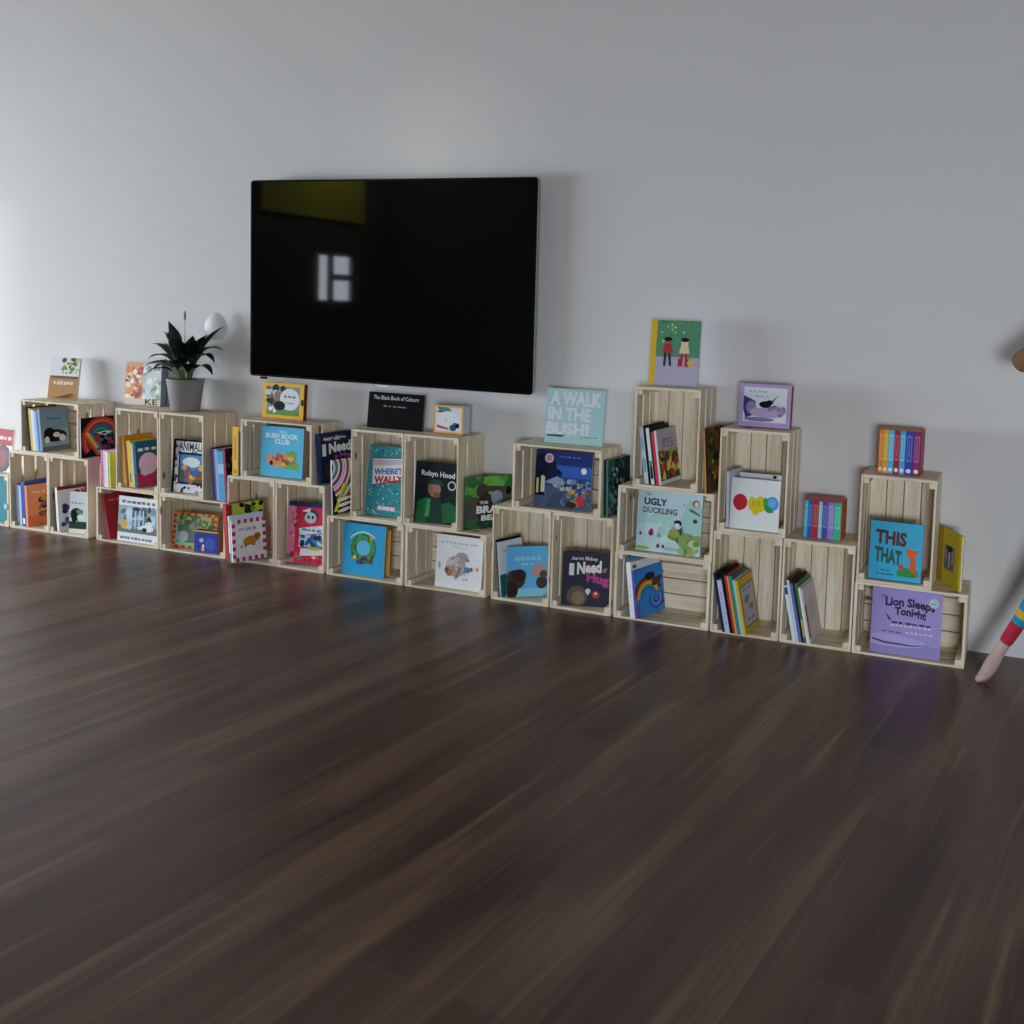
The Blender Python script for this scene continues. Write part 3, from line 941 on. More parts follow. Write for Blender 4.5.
def safari(A):
    A.rect(0, 0, 1, 1, '#58794a'); A.checks(.08, 13, '#b5322c', '#d98a3a')
    A.rect(.08, .08, .92, .16, '#7fc0a8'); A.rect(.08, .16, .13, .92, '#7fc0a8')
    A.ell(.45, .45, .26, .25, '#6c7468'); A.ell(.24, .32, .13, .16, '#aab7bc'); A.ell(.55, .62, .18, .15, '#8b8f7c'); A.blobs(26, .14, .55, .88, .9, ['#3f6b3a', '#7a8c4a', '#4a7a5a', '#a5a86a'], .03, .08, 51)
    A.ell(.75, .35, .12, .2, '#3c4a3a')
facing('green landscape book with a red and yellow checked border behind the small blue book', 169, 215.5, 513.5, -.215, FL, '#58794a', safari, yaw=6, lean=8, t=.010)
def tiny(A):
    A.rect(0, 0, 1, 1, '#2b3d9a'); A.rect(0, .93, 1, 1, '#c9a22c'); A.ell(.3, .55, .1, .1, '#9db2d9'); A.ell(.68, .4, .22, .3, '#3f58b8'); A.poly([(.3, .06), (.44, .06), (.42, .3), (.34, .36)], '#d6a26a'); A.ell(.38, .3, .05, .08, '#d9d6c8'); A.ell(.2, .25, .06, .07, '#1b2766')
facing('small thick blue book with a yellow top in front of the checked border book', 194, 217.5, 531.5, -.243, FL, '#2b3d9a', tiny, lean=3, t=.045, yaw=4, back='#6b3a24', pages='#7a4a2c', thick=.003)

# --- third stack
def butter(A):
    A.rect(0, 0, 1, 1, '#dba92a'); A.rect(.1, .12, .9, .9, '#6f8a94'); A.blobs(26, .12, .25, .5, .88, ['#1e2a2a', '#3a4a4a', '#b9c4c4', '#2a3030', '#8a6a4a'], .04, .1, 61)
    A.rect(.1, .12, .9, .26, '#4f8a3c'); A.ell(.66, .56, .24, .3, '#cfd6e6', 20); A.ell(.42, .38, .14, .13, '#1a1f22'); A.ell(.2, .28, .05, .06, '#e6e8e6'); A.ell(.3, .22, .04, .05, '#e6e8e6')
    A.scrib(.52, .6, .82, .68, '#6b7488', 3); A.scrib(.56, .44, .78, .50, '#7b8498', 3); A.rect(0, 0, 1, .05, '#d98a2a'); A.rect(.94, .42, 1, .58, '#23281f')
facing('yellow framed landscape book with a black and white bird picture on the third stack', 262.2, 303, 383.5, -.17, ZHV, '#dba92a', butter, lean=3, t=.03, pages='#6e3526', back='#7c3b2a', thick=.003)
def club(A):
    A.rect(0, 0, 1, 1, '#4fb0d8')
    A.text('THE', .42, .885, .58, .925, '#bfe3ef', .02); A.text('BUSH BOOK', .10, .765, .88, .87, '#bfe3ef', .05); A.text('CLUB', .32, .655, .68, .755, '#bfe3ef', .05)
    A.poly([(.52, .18), (.9, .16), (.93, .26), (.84, .34), (.86, .5), (.76, .55), (.62, .5)], '#6aa03a')
    A.poly([(.28, .22), (.66, .22), (.72, .4), (.58, .48), (.4, .46)], '#d98c2a'); A.blobs(20, .25, .24, .8, .44, ['#e0b24a', '#c9502a', '#f0d9b0', '#3f6f8a', '#8a3a4a'], .03, .06, 71)
    A.ell(.22, .34, .07, .11, '#d98a72'); A.ell(.26, .27, .04, .05, '#2c241f')
facing('sky blue book lettered THE BUSH BOOK CLUB in the third stack', 260, 302, 427.5, -.222, ZV + FL, '#4fb0d8', club, lean=3, t=.042, pages='#7a6a5a', back='#6b5a48', thick=.003)
row(232.3, -.243, ZV, 0, 2, [
    dict(label='yellow spine standing at the left outside of the club book\'s crate', t=.040, h=.262, w=.2, base='#dfb02a', spine=lambda A: (A.rect(.3, .3, .7, .8, '#c98f1f'), A.rect(.2, .04, .8, .12, '#b57f1c'))),
    dict(label='thin dark spine between the yellow spine and the club book\'s crate', t=.010, h=.235, w=.2, base='#3a2c4c', pages='#8a7f96')])
def need(A):
    A.rect(0, 0, 1, 1, '#1a2440'); A.rect(0, 0, .08, 1, '#27406a'); A.scrib(.18, .84, .72, .9, '#c9a9a8', 2)
    A.text('Aaron Blabey', .15, .85, .80, .92, '#d9c9c4', .02, .01)
    A.text('I', .12, .54, .22, .78, '#d5dde6', .06); A.text('Need', .30, .58, .92, .80, '#d5dde6', .05, .02, .03)
    A.text('a Hug', .45, .42, .95, .56, '#b0478c', .05, .02)
    A.ell(.40, .22, .24, .2, '#3f342c'); A.ell(.42, .2, .14, .13, '#6b5a48')
row(316, -.238, ZV, 4, 14, against=-3.433, items=[dict(label='navy book lettered I Need leaning on the side of the club book\'s crate', t=.018, h=.262, w=.232, base='#1a2440', art=need, spine_col='#27406a')])
def zebra(A):
    A.rect(0, 0, 1, 1, '#15131a')
    A.arcs(-.15, .86, [.95, .88, .81, .74, .67, .60, .53, .46, .39, .32, .25], ['#9a6a4a', '#e2dcec', '#7a2f4c', '#e2dcec', '#b5455c', '#d8d4e6', '#c9c4dc', '#8c2f5c', '#dcd6e6', '#3a8a6a', '#e6e2ee'], -70, 60, .06)
    A.poly([(.03, .05), (.14, .05), (.42, .5), (.34, .56)], '#c6d23a'); A.poly([(.2, .3), (.3, .28), (.5, .48), (.44, .54)], '#8fae3a')
    for i, v in enumerate((.06, .16, .26)):
        A.ell(.36, v, .22, .035, '#dfe0ec', 10, 8); A.ell(.78, v + .02, .1, .025, '#dfe0ec', 8, 10)
    A.poly([(.5, .36), (.95, .3), (.9, .5), (.6, .5)], '#8a6242')
row(331.3, -.243, ZH, 2, 10, against=-3.352, items=[dict(label='black book with white and red stripes standing below the navy I Need book', t=.012, h=.285, w=.22, base='#15131a', art=zebra, spine_col='#c9c2d6')])
def goat(A):
    A.rect(0, 0, 1, 1, '#dcdbe4'); A.checks(.10, 11, '#a8305c', '#e6cdd6'); A.scrib(.2, .72, .8, .84, '#9aa6bc', 3)
    A.ell(.55, .45, .24, .13, '#b5782a'); A.ell(.74, .56, .1, .08, '#8f5a22'); A.rect(.36, .24, .41, .42, '#8f5a22'); A.rect(.66, .24, .71, .42, '#8f5a22'); A.ell(.5, .28, .14, .09, '#e2e2e6'); A.ell(.75, .32, .1, .13, '#d8cbe0'); A.ell(.26, .35, .03, .03, '#2a6a7a')
row(225.5, -.318, FV, 4, 24, free=True, items=[
    dict(label='tall red spine at the left of the goat cover row', t=.040, h=.30, w=.19, base='#9c2029', spine_col='#a8242d'),
    dict(label='tall yellow green and black book at the back of the goat cover row', t=.012, h=.305, w=.17, base='#a9b53a', off=.03, art=lambda A: A.blobs(24, .05, .6, .95, .97, ['#151a12', '#c9d24a', '#5f8a2a', '#2a2f1a'], .06, .12, 81)),
    dict(label='white spined book with a green foot behind the goat cover', t=.016, h=.245, w=.185, base='#d5dde9', spine=lambda A: (A.rect(0, 0, 1, .2, '#2f8a4c'), A.rect(.2, .75, .8, .9, '#7fb0d9')), off=.0),
    dict(label='pale blue topped book directly behind the goat cover', t=.006, h=.25, w=.175, base='#b7c9e0', off=.01),
    dict(label='white book with a pink checked border and a goat', t=.010, h=.225, w=.185, base='#dcdbe4', art=goat, off=.004)], group='leaning books in the goat cover row')
def pinkb(A):
    A.rect(0, 0, 1, 1, '#c92f4c'); A.rect(0, 0, .2, 1, '#e07a9a'); A.rect(.0, .93, 1, 1, '#24305c'); A.rect(0, 0, 1, .02, '#1f6a7a')
    A.blobs(16, .05, .05, .95, .25, ['#d9556a', '#3f8a5c', '#e0b9a4', '#b5243c', '#2f6f6a'], .04, .09, 91); A.blobs(10, .05, .3, .25, .9, ['#5f2a4c', '#2f7a5c', '#d9a2b4'], .02, .05, 92)
    A.ell(.62, .80, .2, .1, '#4a3f4c'); A.ell(.6, .76, .16, .09, '#b9c4ce'); A.ell(.55, .77, .03, .03, '#1a1a20'); A.ell(.66, .77, .03, .03, '#1a1a20'); A.poly([(.35, .86), (.6, .92), (.58, .84)], '#e6dce0')
    A.poly([(.3, .58), (.97, .66), (.97, .54), (.34, .47)], '#c9dcec'); A.scrib(.4, .54, .92, .6, '#5f86b4', 4)
    A.poly([(.32, .28), (.98, .32), (.98, .52), (.32, .46)], '#a9c9e0'); A.blobs(14, .38, .3, .95, .46, ['#2a4f9a', '#1f2f5c', '#3f8ab4', '#1f5a4a'], .04, .08, 93)
    A.poly([(.36, .14), (.97, .18), (.97, .28), (.38, .26)], '#cfe0ea'); A.ell(.75, .27, .2, .025, '#b5b53a')
facing('pink and red book with teal spine and a stacked lettering sign', 286, 323, 503, -.222, FV, '#c92f4c', pinkb, yaw=6, lean=5, t=.022, spine_col='#1f5f78', back='#1f5f78')

# --- stack under the television
def black(A):
    A.rect(0, 0, 1, 1, '#08080b'); A.text('The Black Book of Colours', .09, .80, .90, .91, '#d5d5da', .0); A.scrib(.28, .60, .70, .65, '#86868e', 5)
facing('black landscape book lettered The Black Book of Colours below the television', 367, 422.5, 393.5, -.16, ZVH, '#08080b', black, lean=6, t=.012, pages='#c9c9cc', spine_col='#0c0c10')
def small(A):
    A.rect(0, 0, 1, 1, '#d9a44a'); A.rect(.06, .07, .95, .93, '#cfd3d6'); A.poly([(.1, .93), (.5, .93), (.62, .80), (.2, .78)], '#1f8a9a'); A.poly([(.1, .8), (.5, .8), (.5, .74), (.1, .74)], '#8c2a2c')
    A.ell(.5, .52, .38, .28, '#dce0ea', 18); A.poly([(.1, .3), (.5, .2), (.5, .14), (.12, .2)], '#a8402f'); A.ell(.66, .22, .12, .12, '#1d4a7a'); A.ell(.8, .3, .08, .09, '#151f2c'); A.ell(.72, .36, .05, .05, '#2a5a8a'); A.blobs(10, .3, .4, .7, .62, ['#b9c6cf', '#c5d2d6'], .02, .04, 2)
facing('small thick orange framed book beside the black landscape book', 433.8, 463, 406, -.16, ZVH, '#d9a44a', small, lean=2, t=.065, pages='#b9cfd0', back='#b5cccd', thick=.003)
def wally(A):
    A.rect(0, 0, 1, 1, '#2f8a94'); A.blobs(260, .01, .01, .99, .99, ['#1f6a7a', '#4fb0b2', '#8fc4c4', '#2a5f86', '#3f9a86', '#d0c9b4', '#a84a4a', '#1a4a5a', '#5fa8c4'], .010, .028, 101)
    A.poly([(.14, .42), (.99, .54), (.99, .86), (.10, .82)], '#7a2f3c'); A.poly([(.15, .435), (.99, .555), (.99, .845), (.115, .805)], '#d9d4dc')
    A.text("WHERE'S", .17, .60, .97, .69, '#2a6aa8', .04, 0, .05); A.text('WALLY', .19, .475, .99, .58, '#b3222c', .05, 0, .05); A.poly([(.14, .71), (.99, .76), (.99, .83), (.13, .79)], '#b9b4bc')
    A.rect(.35, .08, .85, .14, '#e0a8b4'); A.scrib(.37, .085, .83, .16, '#e6e0e6', 4)
facing('busy teal book with a white sign lettered WHERE\'S WALLY', 364.5, 405, 447, -.215, ZH + FV, '#2f8a94', wally, yaw=3, lean=6, t=.014, roll=1.2, w=.208)
def robyn(A):
    A.rect(0, 0, 1, 1, '#20302c'); A.blobs(40, .02, .02, .98, .98, ['#26382f', '#1c2a2a', '#1f2430', '#2b2430'], .07, .15, 111)
    A.poly([(.05, 0), (.08, .34), (.28, .42), (.42, .1), (.42, 0)], '#1f6a3f'); A.poly([(.58, 0), (.6, .3), (.8, .38), (.96, .3), (.98, .05)], '#1f5f3a'); A.poly([(.28, .0), (.34, .44), (.62, .40), (.7, 0)], '#20382f'); A.poly([(.26, .1), (.3, .4), (.38, .4), (.36, .1)], '#3f9a5a')
    A.ell(.46, .56, .15, .13, '#a87a66'); A.ell(.38, .54, .06, .08, '#8f6452'); A.poly([(.28, .62), (.4, .73), (.62, .71), (.68, .62), (.48, .64)], '#1f4a3a'); A.ell(.52, .47, .08, .05, '#7c5446')
    A.text('Robyn Hood', .14, .74, .92, .86, '#d9dce2', .03, .0, -.02); A.arcs(.86, .64, [.10], ['#b9c4c0'], 0, 359, .03)
facing('dark green book with a portrait in a green coat', 413, 460, 463, -.222, ZH + FV, '#1d2a28', robyn, lean=4, t=.018, spine_col='#5a3f2a', yaw=2)
def brave(A):
    A.rect(0, 0, 1, 1, '#3f7a3c'); A.blobs(30, .02, .55, .98, .98, ['#4f9a3f', '#2f6a34', '#6aae4a'], .08, .15, 121); A.rect(0, 0, 1, .45, '#2f4436'); A.blobs(16, .02, .02, .6, .25, ['#2f5f3a', '#26382c'], .06, .12, 122)
    A.ell(.20, .40, .20, .22, '#4a4442'); A.ell(.36, .72, .13, .14, '#3f3838'); A.ell(.42, .40, .18, .3, '#35302f'); A.poly([(.4, .76), (.5, .82), (.9, .78), (.9, .68), (.5, .7)], '#453c3c'); A.ell(.84, .66, .12, .14, '#5a4a44'); A.ell(.66, .58, .12, .14, '#7f98ac'); A.ell(.90, .7, .06, .08, '#1a1618')
    A.text('THE', .30, .47, .48, .53, '#d0d4d8', .03); A.text('BRAVE', .24, .29, .94, .44, '#d5d9de', .05); A.text('BEAR', .34, .15, .86, .26, '#d5d9de', .05)
bl = Vector((-2.548, -.222, ZH + .001)); br_ = Vector((-2.392, -.012, ZH + .001)); v_ = br_ - bl
book('green book with a dark animal leaning in the gap left of the bear book\'s crate', v_.length, .262, .012, '#3a5a38', pose((bl + br_) / 2, math.degrees(math.atan2(v_.y, v_.x)), 0), brave)
def wreath(A):
    A.rect(0, 0, 1, 1, '#2b9bd0'); A.arcs(.5, .52, [.32, .27, .23], ['#2f7a3c', '#4a9a3f', '#3f8f4c'], 0, 359, .08); A.blobs(30, .2, .3, .8, .82, ['#3f8a3c', '#2a6a34', '#5aa84a'], .02, .04, 131); A.ell(.5, .54, .17, .15, '#5ab4e0', 18)
    A.blobs(9, .26, .24, .74, .36, ['#4a2f6c', '#26304f', '#a83a3c', '#7a4a2c'], .03, .05, 132); A.ell(.68, .74, .04, .05, '#d98a3a'); A.ell(.3, .34, .04, .04, '#d9b46a'); A.rect(.45, .22, .5, .34, '#26386c'); A.rect(.7, .25, .74, .42, '#5a2a5c'); A.rect(.28, .5, .32, .62, '#6a2f4a')
    A.arcs(.5, .45, [.44], ['#a8d9ea'], 50, 140, .035)
facing('amber edged book standing behind the blue wreath book', 346, 388, 528, -.18, FL, '#c99a2c', None, lean=3, t=.014)
facing('bright blue book with a green wreath of leaves and children', 342, 382.6, 524.5, -.232, FL, '#2b9bd0', wreath, lean=4, t=.016, spine_col='#1d5f86', thick=.003)
def koala(A):
    A.rect(0, 0, 1, 1, '#d4d8e4'); A.scrib(.1, .84, .9, .89, '#a8aebf', 9); A.scrib(.35, .77, .7, .80, '#b3b9c8', 4)
    A.ell(.44, .42, .22, .2, '#a39a9c'); A.ell(.56, .60, .14, .1, '#9a9294'); A.poly([(.58, .6), (.74, .58), (.7, .52)], '#8a8286'); A.ell(.36, .46, .12, .14, '#b9b2b4'); A.blobs(22, .28, .3, .6, .58, ['#8f8688', '#b5adae', '#a08a80', '#c4bdbe'], .02, .05, 141)
    A.ell(.3, .3, .08, .07, '#a86a4a'); A.ell(.24, .34, .04, .06, '#7a4a3a'); A.poly([(.42, .18), (.48, .2), (.56, .4), (.5, .42)], '#8f6f6a'); A.ell(.68, .38, .07, .06, '#3f7fb4'); A.poly([(.55, .4), (.64, .32), (.66, .24)], '#c98a3a'); A.ell(.77, .40, .04, .04, '#a8504a'); A.ell(.9, .42, .03, .04, '#b59a6a'); A.ell(.08, .42, .025, .07, '#a89a8a'); A.scrib(.6, .18, .72, .22, '#8f96a8', 2)
facing('white square book with a grey animal sketch', 435, 481, 536.5, -.225, FL, '#d4d8e4', koala, lean=4, t=.014, back='#30343c')

# --- stack with the mint book
def mint(A):
    A.rect(0, 0, 1, 1, '#9cc2c4'); A.text('A WALK', .06, .69, .95, .95, '#ccd2e4', .05); A.text('IN THE', .04, .42, .78, .66, '#ccd2e4', .05); A.text('BUSH!', .02, .16, .76, .39, '#ccd2e4', .05)
    A.poly([(.04, .12), (.3, .12), (.36, .16), (.04, .15)], '#26483f'); A.scrib(.62, .13, .92, .16, '#5f8886', 5)
facing('mint green book lettered A WALK IN THE BUSH on its crate', 544.5, 602.5, 389.5, -.15, ZHV, '#9cc2c4', mint, lean=6, t=.012, spine_col='#b9d4c9')
def night(A):
    A.rect(0, 0, 1, 1, '#1f3f8a'); A.rect(0, .75, 1, 1, '#1f2f6c'); A.rect(0, .55, 1, .75, '#2b5cab');  A.rect(0, 0, 1, .38, '#43526f'); A.poly([(.2, 0), (.6, 0), (.5, .28), (.35, .28)], '#3a4660')
    A.ell(.14, .7, .24, .24, '#1a2136'); A.ell(.3, .6, .18, .1, '#1a2136'); A.rect(.0, .2, .18, .7, '#151b2e'); A.rect(.03, .24, .07, .5, '#c4b86a'); A.rect(.11, .26, .18, .52, '#c2c8a4'); A.ell(.14, .52, .035, .03, '#c2c8a4')
    A.blobs(50, .3, .34, .98, .5, ['#6a7c9a', '#8f9ab4', '#2b3552', '#b5a88a', '#4a5a7c'], .02, .05, 151); A.poly([(.18, .44), (.4, .56), (.55, .46), (.4, .4)], '#7f93b4'); A.blobs(26, .5, .1, .98, .34, ['#5a708f', '#8fa0b8', '#37486a', '#6a7a5a'], .03, .06, 152)
    A.ell(.82, .16, .09, .09, '#b5303a'); A.ell(.70, .1, .08, .07, '#a8742f'); A.poly([(.6, .3), (.7, .26), (.74, .34), (.64, .36)], '#b8923c'); A.ell(.92, .3, .06, .02, '#a8503a'); A.ell(.66, .08, .1, .06, '#2a2f2a')
    A.ell(.86, .68, .05, .055, '#e6ecf0', 14); A.ell(.24, .86, .08, .085, '#c9a8b8', 14); A.ell(.24, .86, .05, .055, '#b07f98', 12); A.scrib(.42, .89, .8, .92, '#5f78b4', 5)
facing('night blue book with a moonlit village in the mint book\'s crate', 534, 590.5, 451.5, -.222, ZV + FL, '#1b2a5a', night, lean=4, t=.016, spine_col='#3a2620', back='#1a1c2a')
def tealp(A):
    A.rect(0, 0, 1, 1, '#17302c'); A.rect(0, 0, .3, 1, '#24504c'); A.blobs(34, .1, .4, .75, .97, ['#7f9a94', '#b5c4c0', '#2f5f58', '#14211f'], .03, .07, 161); A.blobs(20, .02, .05, .5, .45, ['#7f5a86', '#4f8a84', '#20403c'], .04, .09, 162)
row(602.8, -.238, ZV, 1.5, 6, against=-1.809, items=[dict(label='dark green book with a pale plant pattern leaning on the mint book\'s crate side', t=.022, h=.265, w=.22, base='#17302c', art=tealp, spine=lambda A: A.rect(.55, 0, 1, 1, '#4a8a86'))])
def bears(A):
    A.rect(0, 0, 1, 1, '#58a8dc'); A.rect(0, 0, 1, .16, '#7fc0e6'); A.ell(.2, .34, .26, .2, '#3a2c2a'); A.ell(.3, .42, .18, .13, '#33261f'); A.ell(.12, .14, .16, .18, '#2f2522'); A.ell(.86, .28, .14, .13, '#3a2a26'); A.ell(.80, .52, .22, .14, '#9a8f96'); A.ell(.74, .5, .08, .05, '#c48a72'); A.ell(.9, .44, .1, .08, '#4a3836')
    A.text('BEARS', .2, .72, .84, .80, '#8cc9ea', .03); A.scrib(.35, .62, .7, .68, '#8cc9ea', 3)
facing('light blue book with two brown bears', 507, 547.6, 546.5, -.247, FV, '#58a8dc', bears, yaw=34, lean=4, t=.012)
row(499.0, -.246, FV, 6, 24, [
    dict(label='thin black book leaning behind the white one left of the bear book', t=.006, h=.275, w=.15, base='#14161a'),
    dict(label='white and teal book leaning left of the bear book', t=.008, h=.265, w=.15, base='#c9d4e2', art=lambda A: (A.rect(0, 0, .5, .4, '#1f5f66'), A.scrib(.2, .8, .8, .86, '#98a8c0', 3)))])
def hug(A):
    A.rect(0, 0, 1, 1, '#1c2238'); A.text('Aaron Blabey', .18, .82, .72, .91, '#cfc9cc', .02, .01); A.text('I', .14, .56, .24, .78, '#dde2ea', .06); A.text('Need', .30, .60, .80, .83, '#dde2ea', .05, .0, .05); A.rect(.86, .69, .92, .715, '#b0607c')
    A.text('a', .82, .64, .90, .70, '#b0607c', .04); A.text('Hug', .50, .38, .96, .60, '#a83f86', .05, 0, -.06)
    n = 22
    A.poly([(.32 + (.23 if i % 2 else .19) * math.cos(2 * math.pi * i / 44), .18 + (.21 if i % 2 else .17) * math.sin(2 * math.pi * i / 44)) for i in range(44)], '#5f5146'); A.ell(.34, .15, .13, .12, '#7d6c58')
    A.ell(.54, .28, .05, .05, '#ccd4dc'); A.poly([(.48, .28), (.54, .2), (.6, .28)], '#ccd4dc'); A.ell(.70, .22, .08, .07, '#b5303c'); A.ell(.7, .24, .03, .025, '#e2c9c8')
facing('navy book lettered I Need a Hug beside the bear book', 561.5, 610.5, 552.5, -.24, FV, '#1c2238', hug, yaw=16, lean=5, t=.014, spine_col='#2a3f66')

# --- tallest stack
def girls(A):
    A.rect(0, 0, 1, .44, '#a9a4bb'); A.rect(0, .44, 1, 1, '#4f8a6a'); A.rect(0, 0, .12, 1, '#cfae2a'); A.blobs(26, .18, .6, .97, .97, ['#5f9a72', '#c9d06a', '#3f7a5a', '#7fae7a'], .012, .028, 171); A.scrib(.2, .96, .34, .985, '#1f3a2c', 2)
    for cx, coat, leg, hat in ((.36, '#a83040', '#22323a', '#20262c'), (.70, '#cfc4a2', '#a8283c', '#26241f')):
        A.ell(cx, .67, .075, .05, '#8a6a5a' if cx < .5 else '#d9c4b8'); A.ell(cx, .71, .085, .035, hat); A.poly([(cx - .11, .5), (cx + .11, .5), (cx + .07, .64), (cx - .07, .64)], coat)
        A.poly([(cx - .08, .3), (cx - .03, .3), (cx - .02, .5), (cx - .07, .5)], leg); A.poly([(cx + .04, .3), (cx + .09, .3), (cx + .06, .5), (cx + .01, .5)], leg)
    A.rect(.58, .30, .66, .42, '#a8283c'); A.rect(.72, .30, .80, .42, '#a8283c'); A.ell(.84, .36, .07, .05, '#c9b24a')
facing('green and lilac book with yellow spine and two children on the tallest stack', 648.8, 697.8, 320.8, -.15, ZT, '#a9a4bb', girls, lean=5, t=.014, spine_col='#cfae2a')
def food(A):
    A.rect(0, 0, 1, 1, '#3f4a26'); A.poly([(.0, .62), (1, .55), (1, 1), (0, 1)], '#a6a3b2'); A.scrib(.25, .66, .9, .84, '#7a7788', 3, 3); A.blobs(46, .02, .12, .98, .6, ['#8fa03a', '#c9b23a', '#5a2a1f', '#a83a2a', '#26301a', '#d9c45a', '#7a8f2f'], .05, .12, 181); A.rect(0, 0, 1, .07, '#cfd0d8')
row(644.8, -.244, ZHH + FV, 8.5, 7, [
    dict(label='white and blue spine at the left of the food cover row', t=.020, h=.262, w=.2, base='#c4d4e6', spine=lambda A: (A.rect(.2, .2, .8, .45, '#6f9ccf'), A.rect(.2, .6, .8, .8, '#8fb4dc'))),
    dict(label='black spine in the food cover row', t=.012, h=.268, w=.2, base='#1a1c22'),
    dict(label='white and green spine in the middle of the food cover row', t=.016, h=.258, w=.2, base='#d0d9e6', spine=lambda A: (A.rect(.1, .1, .9, .32, '#1f2f2a'), A.rect(.1, .32, .9, .42, '#3f8a4c'))),
    dict(label='dark topped thin book in the food cover row', t=.008, h=.265, w=.19, base='#23262c'),
    dict(label='bright red spine in the food cover row', t=.014, h=.242, w=.2, base='#c4303c'),
    dict(label='grey book with a green and yellow food picture', t=.012, h=.25, w=.2, base='#c4c4cf', art=food)], 'leaning books in the tallest stack')
def brown(A):
    A.rect(0, 0, 1, 1, '#5a3420'); A.blobs(40, .0, .0, .6, .98, ['#2f3a22', '#3f4a2a', '#232a1c', '#6a4a24'], .08, .16, 191); A.blobs(14, .25, .2, .7, .6, ['#b5642a', '#8a4a20', '#c98a3a'], .05, .1, 192)
row(704.5, -.246, ZHH, 4, 12, against=-1.345, items=[
    dict(label='tan thin book on the ledge behind the dark brown cover', t=.010, h=.285, w=.14, base='#c49a5c', pages='#cfae7c'),
    dict(label='dark brown and green book leaning on the side of the topmost crate', t=.012, h=.29, w=.16, base='#5a3420', art=brown, spine_col='#2a2018')])
def duck(A):
    A.rect(0, 0, 1, 1, '#b3cdd6'); A.poly([(.6, .35), (.8, .9), (1, .8), (1, .3)], '#97c4c0'); A.blobs(18, .05, .2, .6, .6, ['#a2cdc9', '#bcd9e0'], .06, .12, 201)
    A.text('The', .12, .90, .20, .95, '#6c7a86', .02); A.text('UGLY', .10, .75, .46, .87, '#2f3038', .04); A.text('DUCKLING', .09, .62, .62, .72, '#5c5560', .03)
    A.ell(.7, .28, .22, .08, '#7a8a3a'); A.ell(.62, .34, .12, .07, '#8f9a4a'); A.ell(.72, .22, .1, .06, '#4a5226'); A.blobs(20, .7, .04, .97, .3, ['#9aac72', '#7f9a5a', '#b0bfa0', '#6a8a4a'], .04, .08, 202); A.ell(.64, .50, .06, .05, '#1f2426'); A.ell(.63, .47, .04, .03, '#d6dadb'); A.poly([(.64, .38), (.72, .46), (.7, .36)], '#3a4a4a'); A.poly([(.66, .36), (.72, .4), (.7, .3)], '#2f3f40')
    A.ell(.90, .84, .055, .06, '#8a6a52'); A.ell(.91, .83, .03, .04, '#d9c9c2'); A.poly([(.8, .72), (.98, .64), (.96, .68), (.82, .76)], '#5a6a70'); A.ell(.9, .56, .035, .035, '#6a2f3a'); A.ell(.23, .3, .04, .045, '#8a1f3c'); A.poly([(.2, .34), (.27, .34), (.24, .38)], '#8a1f3c'); A.ell(.35, .1, .025, .035, '#4a4a1f'); A.ell(.43, .1, .02, .03, '#1f3a3a'); A.ell(.07, .28, .02, .03, '#4a5f6a'); A.ell(.1, .05, .12, .03, '#7fae4a'); A.ell(.55, .07, .12, .03, '#8fb9a8'); A.ell(.36, .38, .03, .02, '#d8a8b8'); A.ell(.72, .8, .02, .03, '#c498b4')
facing('pale blue book lettered UGLY DUCKLING in the middle crate', 636, 700.5, 491.8, -.226, ZH + FL, '#b3cdd6', duck, lean=4, t=.016, back='#3a3f42')
def croc(A):
    A.rect(0, 0, 1, 1, '#2f7ac4'); A.arcs(.45, .35, [.50, .44, .38, .32, .27], ['#3a2a2c', '#b5482f', '#d9a03a', '#4f9a4a', '#2a5fb4'], 20, 175, .06); A.ell(.78, .66, .2, .08, '#4a3034', 12, 20); A.ell(.55, .8, .18, .08, '#1f2a2c'); A.arcs(.72, .3, [.24, .17, .12], ['#2a4f9a', '#6a8fd0', '#23407c'], 150, 400, .05); A.rect(.0, 0, .14, .28, '#6a4f9a'); A.ell(.93, .18, .06, .04, '#6a3a24')
row(628.5, -.258, FL, 7, 20, [
    dict(label='tall blue book at the left of the rainbow patterned one', t=.010, h=.275, w=.2, base='#3f86b8', off=.02),
    dict(label='white wide spined book between two blue books on the floor crate', t=.028, h=.258, w=.21, base='#d3d6e2', art=lambda A: A.rect(.06, .88, .18, .94, '#1f6a4a'), spine=lambda A: A.scrib(.3, .1, .7, .6, '#b4b9ca', 1, 6)),
    dict(label='blue book with a rainbow arch of colours', t=.012, h=.222, w=.205, base='#2f7ac4', art=croc, spine_col='#5a4a9a')], 'leaning books in the rainbow arch crate')

# --- stack with the paint blob book
def lilac(A):
    A.rect(0, 0, 1, 1, '#a894c4'); A.rect(.09, .12, .92, .92, '#cfd6e2'); A.poly([(.09, .72), (.32, .6), (.34, .3), (.14, .2), (.09, .4)], '#3f3a5c'); A.ell(.24, .45, .1, .15, '#8f7ab8'); A.ell(.28, .42, .04, .05, '#b59a3a'); A.ell(.55, .34, .34, .12, '#b09ac4'); A.ell(.40, .18, .3, .05, '#6a7a9a')
    A.ell(.52, .53, .13, .08, '#141418'); A.ell(.60, .58, .07, .06, '#141418'); A.poly([(.62, .6), (.76, .78), (.66, .58)], '#6a6a78'); A.ell(.66, .5, .04, .05, '#e2e2e8'); A.scrib(.18, .8, .55, .86, '#a8b2c4', 4); A.scrib(.32, .70, .6, .75, '#98a2b8', 3); A.blobs(12, .6, .3, .9, .5, ['#c49ab8', '#9a86b4', '#7a6a98'], .03, .06, 211); A.rect(.2, .04, .7, .075, '#c48ab4')
